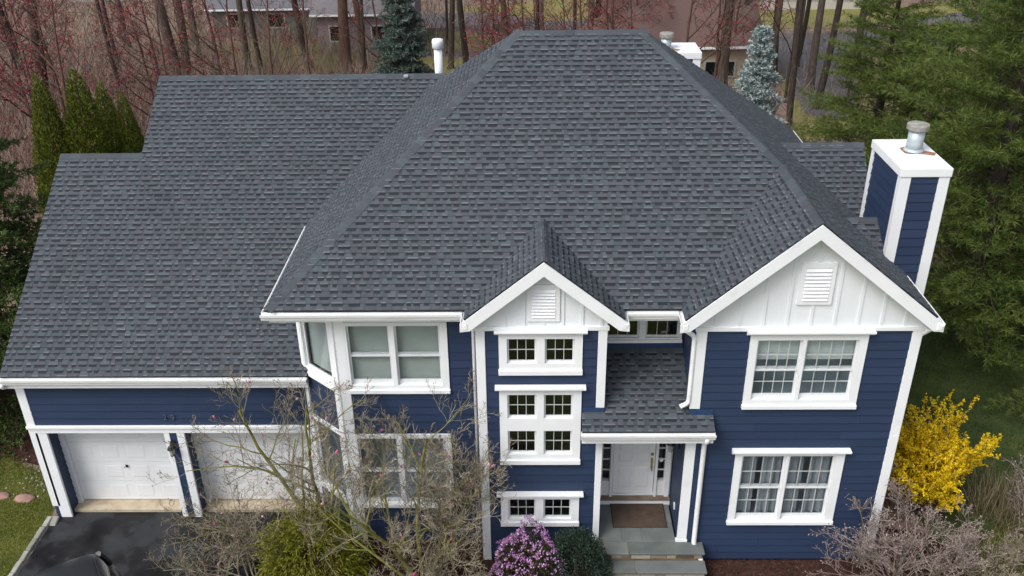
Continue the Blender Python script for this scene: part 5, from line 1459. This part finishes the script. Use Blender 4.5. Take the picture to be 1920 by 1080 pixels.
def litter(name, n, xr, yr, mat, label, seed, s=(.06, .14)):
    r = np.random.default_rng(seed)
    X, Y = r.uniform(*xr, n), r.uniform(*yr, n)
    Z = np.where(Y < 14, -.08, -.08 - .07 * (Y - 14)) + r.uniform(.005, .05, n)
    D = np.column_stack([r.normal(size=n), r.normal(size=n), r.normal(0, .35, n)])
    o = leaf_obj(name, np.column_stack([X, Y, Z]), D, r.uniform(*s, n), r.uniform(*s, n) * .7, mat, None, seed, np.column_stack([r.normal(size=n), r.normal(size=n), r.normal(0, .5, n)]))
    tag(o, label, 'leaf litter', kind='stuff')
litter('leaf_litter', 40000, (-30, -9.5), (9.5, 46), M['drybrush'], 'fallen brown leaves on the slope left of the house', 8)
litter('leaf_litter', 14000, (6, 26), (14, 44), M['drybrush'], 'fallen brown leaves under the trees right of the house', 9)
# yellow shrub far behind, low hedge shrubs by the grey house
def small_bush(name, x, y, rx, h, mat, label, seed, n=900, size=.13):
    t = empty(name, (x, y, gz(x, y))); tag(t, label, 'shrub')
    P, U, r = mound_points(n, rx, rx, h, seed, .2, .5)
    leaf_obj('foliage', P, U + r.normal(0, .6, P.shape), r.uniform(.6, 1.3, n) * size, size * .5, mat, t, seed)
    MB().tube([(0, 0, 0), (0, 0, h * .6)], [.05, .02], 5).obj('stem', M['bark'], t)
small_bush('forsythia', -25.8, 57, 1.1, 1.7, M['forsythia'], 'small yellow shrub far behind the left garage roof', 4, 260)
small_bush('shrub', -21.5, 58.8, 1.3, 1.2, M['drybrush'], 'rusty leaved shrub left of the grey house wall', 5)
small_bush('shrub', -19.4, 58.0, 1.1, .9, M['drybrush'], 'rusty leaved shrub before the grey house window', 6)
small_bush('shrub', -17.2, 57.2, 1.2, .9, M['drybrush'], 'rusty leaved shrub right of the grey house wall', 7)

# ------------------------------------------------------------------ neighbouring houses
M['greytrim'] = surf('dull_trim', [(0, (.30, .30, .28)), (1, (.38, .38, .36))], 3, rough=.8)
def wallm(name, c): return surf(name, [(.3, tuple(k * .88 for k in c)), (.7, c)], 1.5, rough=.85, stretch=(.5, .5, 6))
def neighbour(x, y, rz, w, d, h, rh, wallc, roofc, label, wins, over=.4, hip=False):
    """gabled house, ridge along local x; front faces local -y"""
    t = empty('neighbour_house', (x, y, gz(x, y) - .3), rz); tag(t, label, 'house')
    wm = wallm('neighbour_wall', wallc); rm = surf('neighbour_roof', [(.3, tuple(k * .8 for k in roofc)), (.7, roofc)], 3, rough=.9, stretch=(1, 1, 8))
    h += .3
    MB().box(-w / 2, w / 2, 0, d, 0, h).obj('wall', wm, t)
    for s in (-1, 1):
        MB().extrude([(s * w / 2, 0, h), (s * w / 2, d, h), (s * w / 2, d / 2, h + rh)], (-s * .1, 0, 0)).obj('gable', wm, t)
    for (ya, yb) in ((-over, d / 2), (d + over, d / 2)):
        za = h - over * rh / (d / 2)
        m = MB(); m.hexa([(-w / 2 - over, ya, za), (w / 2 + over, ya, za), (w / 2 + over, yb, h + rh), (-w / 2 - over, yb, h + rh), (-w / 2 - over, ya, za + .12), (w / 2 + over, ya, za + .12), (w / 2 + over, yb, h + rh + .12), (-w / 2 - over, yb, h + rh + .12)])
        m.obj('roof', rm, t)
        bx('fascia', 'white', -w / 2 - over, w / 2 + over, ya - .06 if ya < 0 else ya + .002, ya - .002 if ya < 0 else ya + .06, za - .02, za + .11, parent=t)
    for (a, b, c, e_) in wins:
        q = empty('window', (0, 0, 0), 0, t)
        f = MB()
        for (p0, p1, p2, p3) in rect_minus((a - .1, b + .1, c - .1, e_ + .1), [(a, b, c, e_)]): f.box(p0, p1, -.06, .0, p2, p3)
        f.obj('frame', M['greytrim'], q)
        MB().box(a, b, -.03, -.004, c, e_).obj('pane', M['carglass'], q)
    MB().box(w * .2, w * .2 + .6, d * .55, d * .55 + .6, h, h + rh + .8).obj('chimney', wallm('neighbour_brick', (.22, .12, .10)), t)
    return t
neighbour(-20.6, 60.6, .02, 8.2, 8, 2.3, 2.2, (.13, .15, .135), (.16, .165, .18), 'low grey house at the top behind the garage roof', [(-2.9, -1.7, 1.0, 2.0), (.4, 1.6, 1.0, 2.0)])
neighbour(-11.3, 52.5, .0, 6.6, 8, 2.9, 2.0, (.22, .17, .185), (.20, .19, .20), 'mauve walled house behind the ruddy trunks left of the spruce', [(-2.4, -1.2, 1.2, 2.2), (.6, 1.8, 1.2, 2.2)])
neighbour(9.6, 40.4, .03, 8.6, 8, 2.55, 2.4, (.40, .33, .235), (.135, .088, .078), 'tan house with red brown roof behind the rear chimney', [(1.3, 3.0, .9, 1.75)])
neighbour(26.5, 72.5, -.05, 9, 8, 4.2, 2.4, (.46, .43, .37), (.15, .14, .145), 'cream house at the top right beyond the road', [(-3, -1.8, 1.2, 2.4), (-.6, .6, 1.2, 2.4), (1.8, 3.0, 1.2, 2.4)])
neighbour(16.0, 73, .05, 7, 8, 4.0, 2.4, (.44, .39, .32), (.16, .13, .13), 'beige house behind the red brown roof at the top', [(-2, -.8, 1.2, 2.4), (.8, 2.0, 1.2, 2.4)])
neighbour(-41, 84, .1, 12, 9, 4.4, 2.6, (.46, .46, .44), (.14, .14, .15), 'pale house far back at the upper left', [(-4, -2.6, 1.2, 2.6), (-.7, .7, 1.2, 2.6), (2.6, 4.0, 1.2, 2.6)])
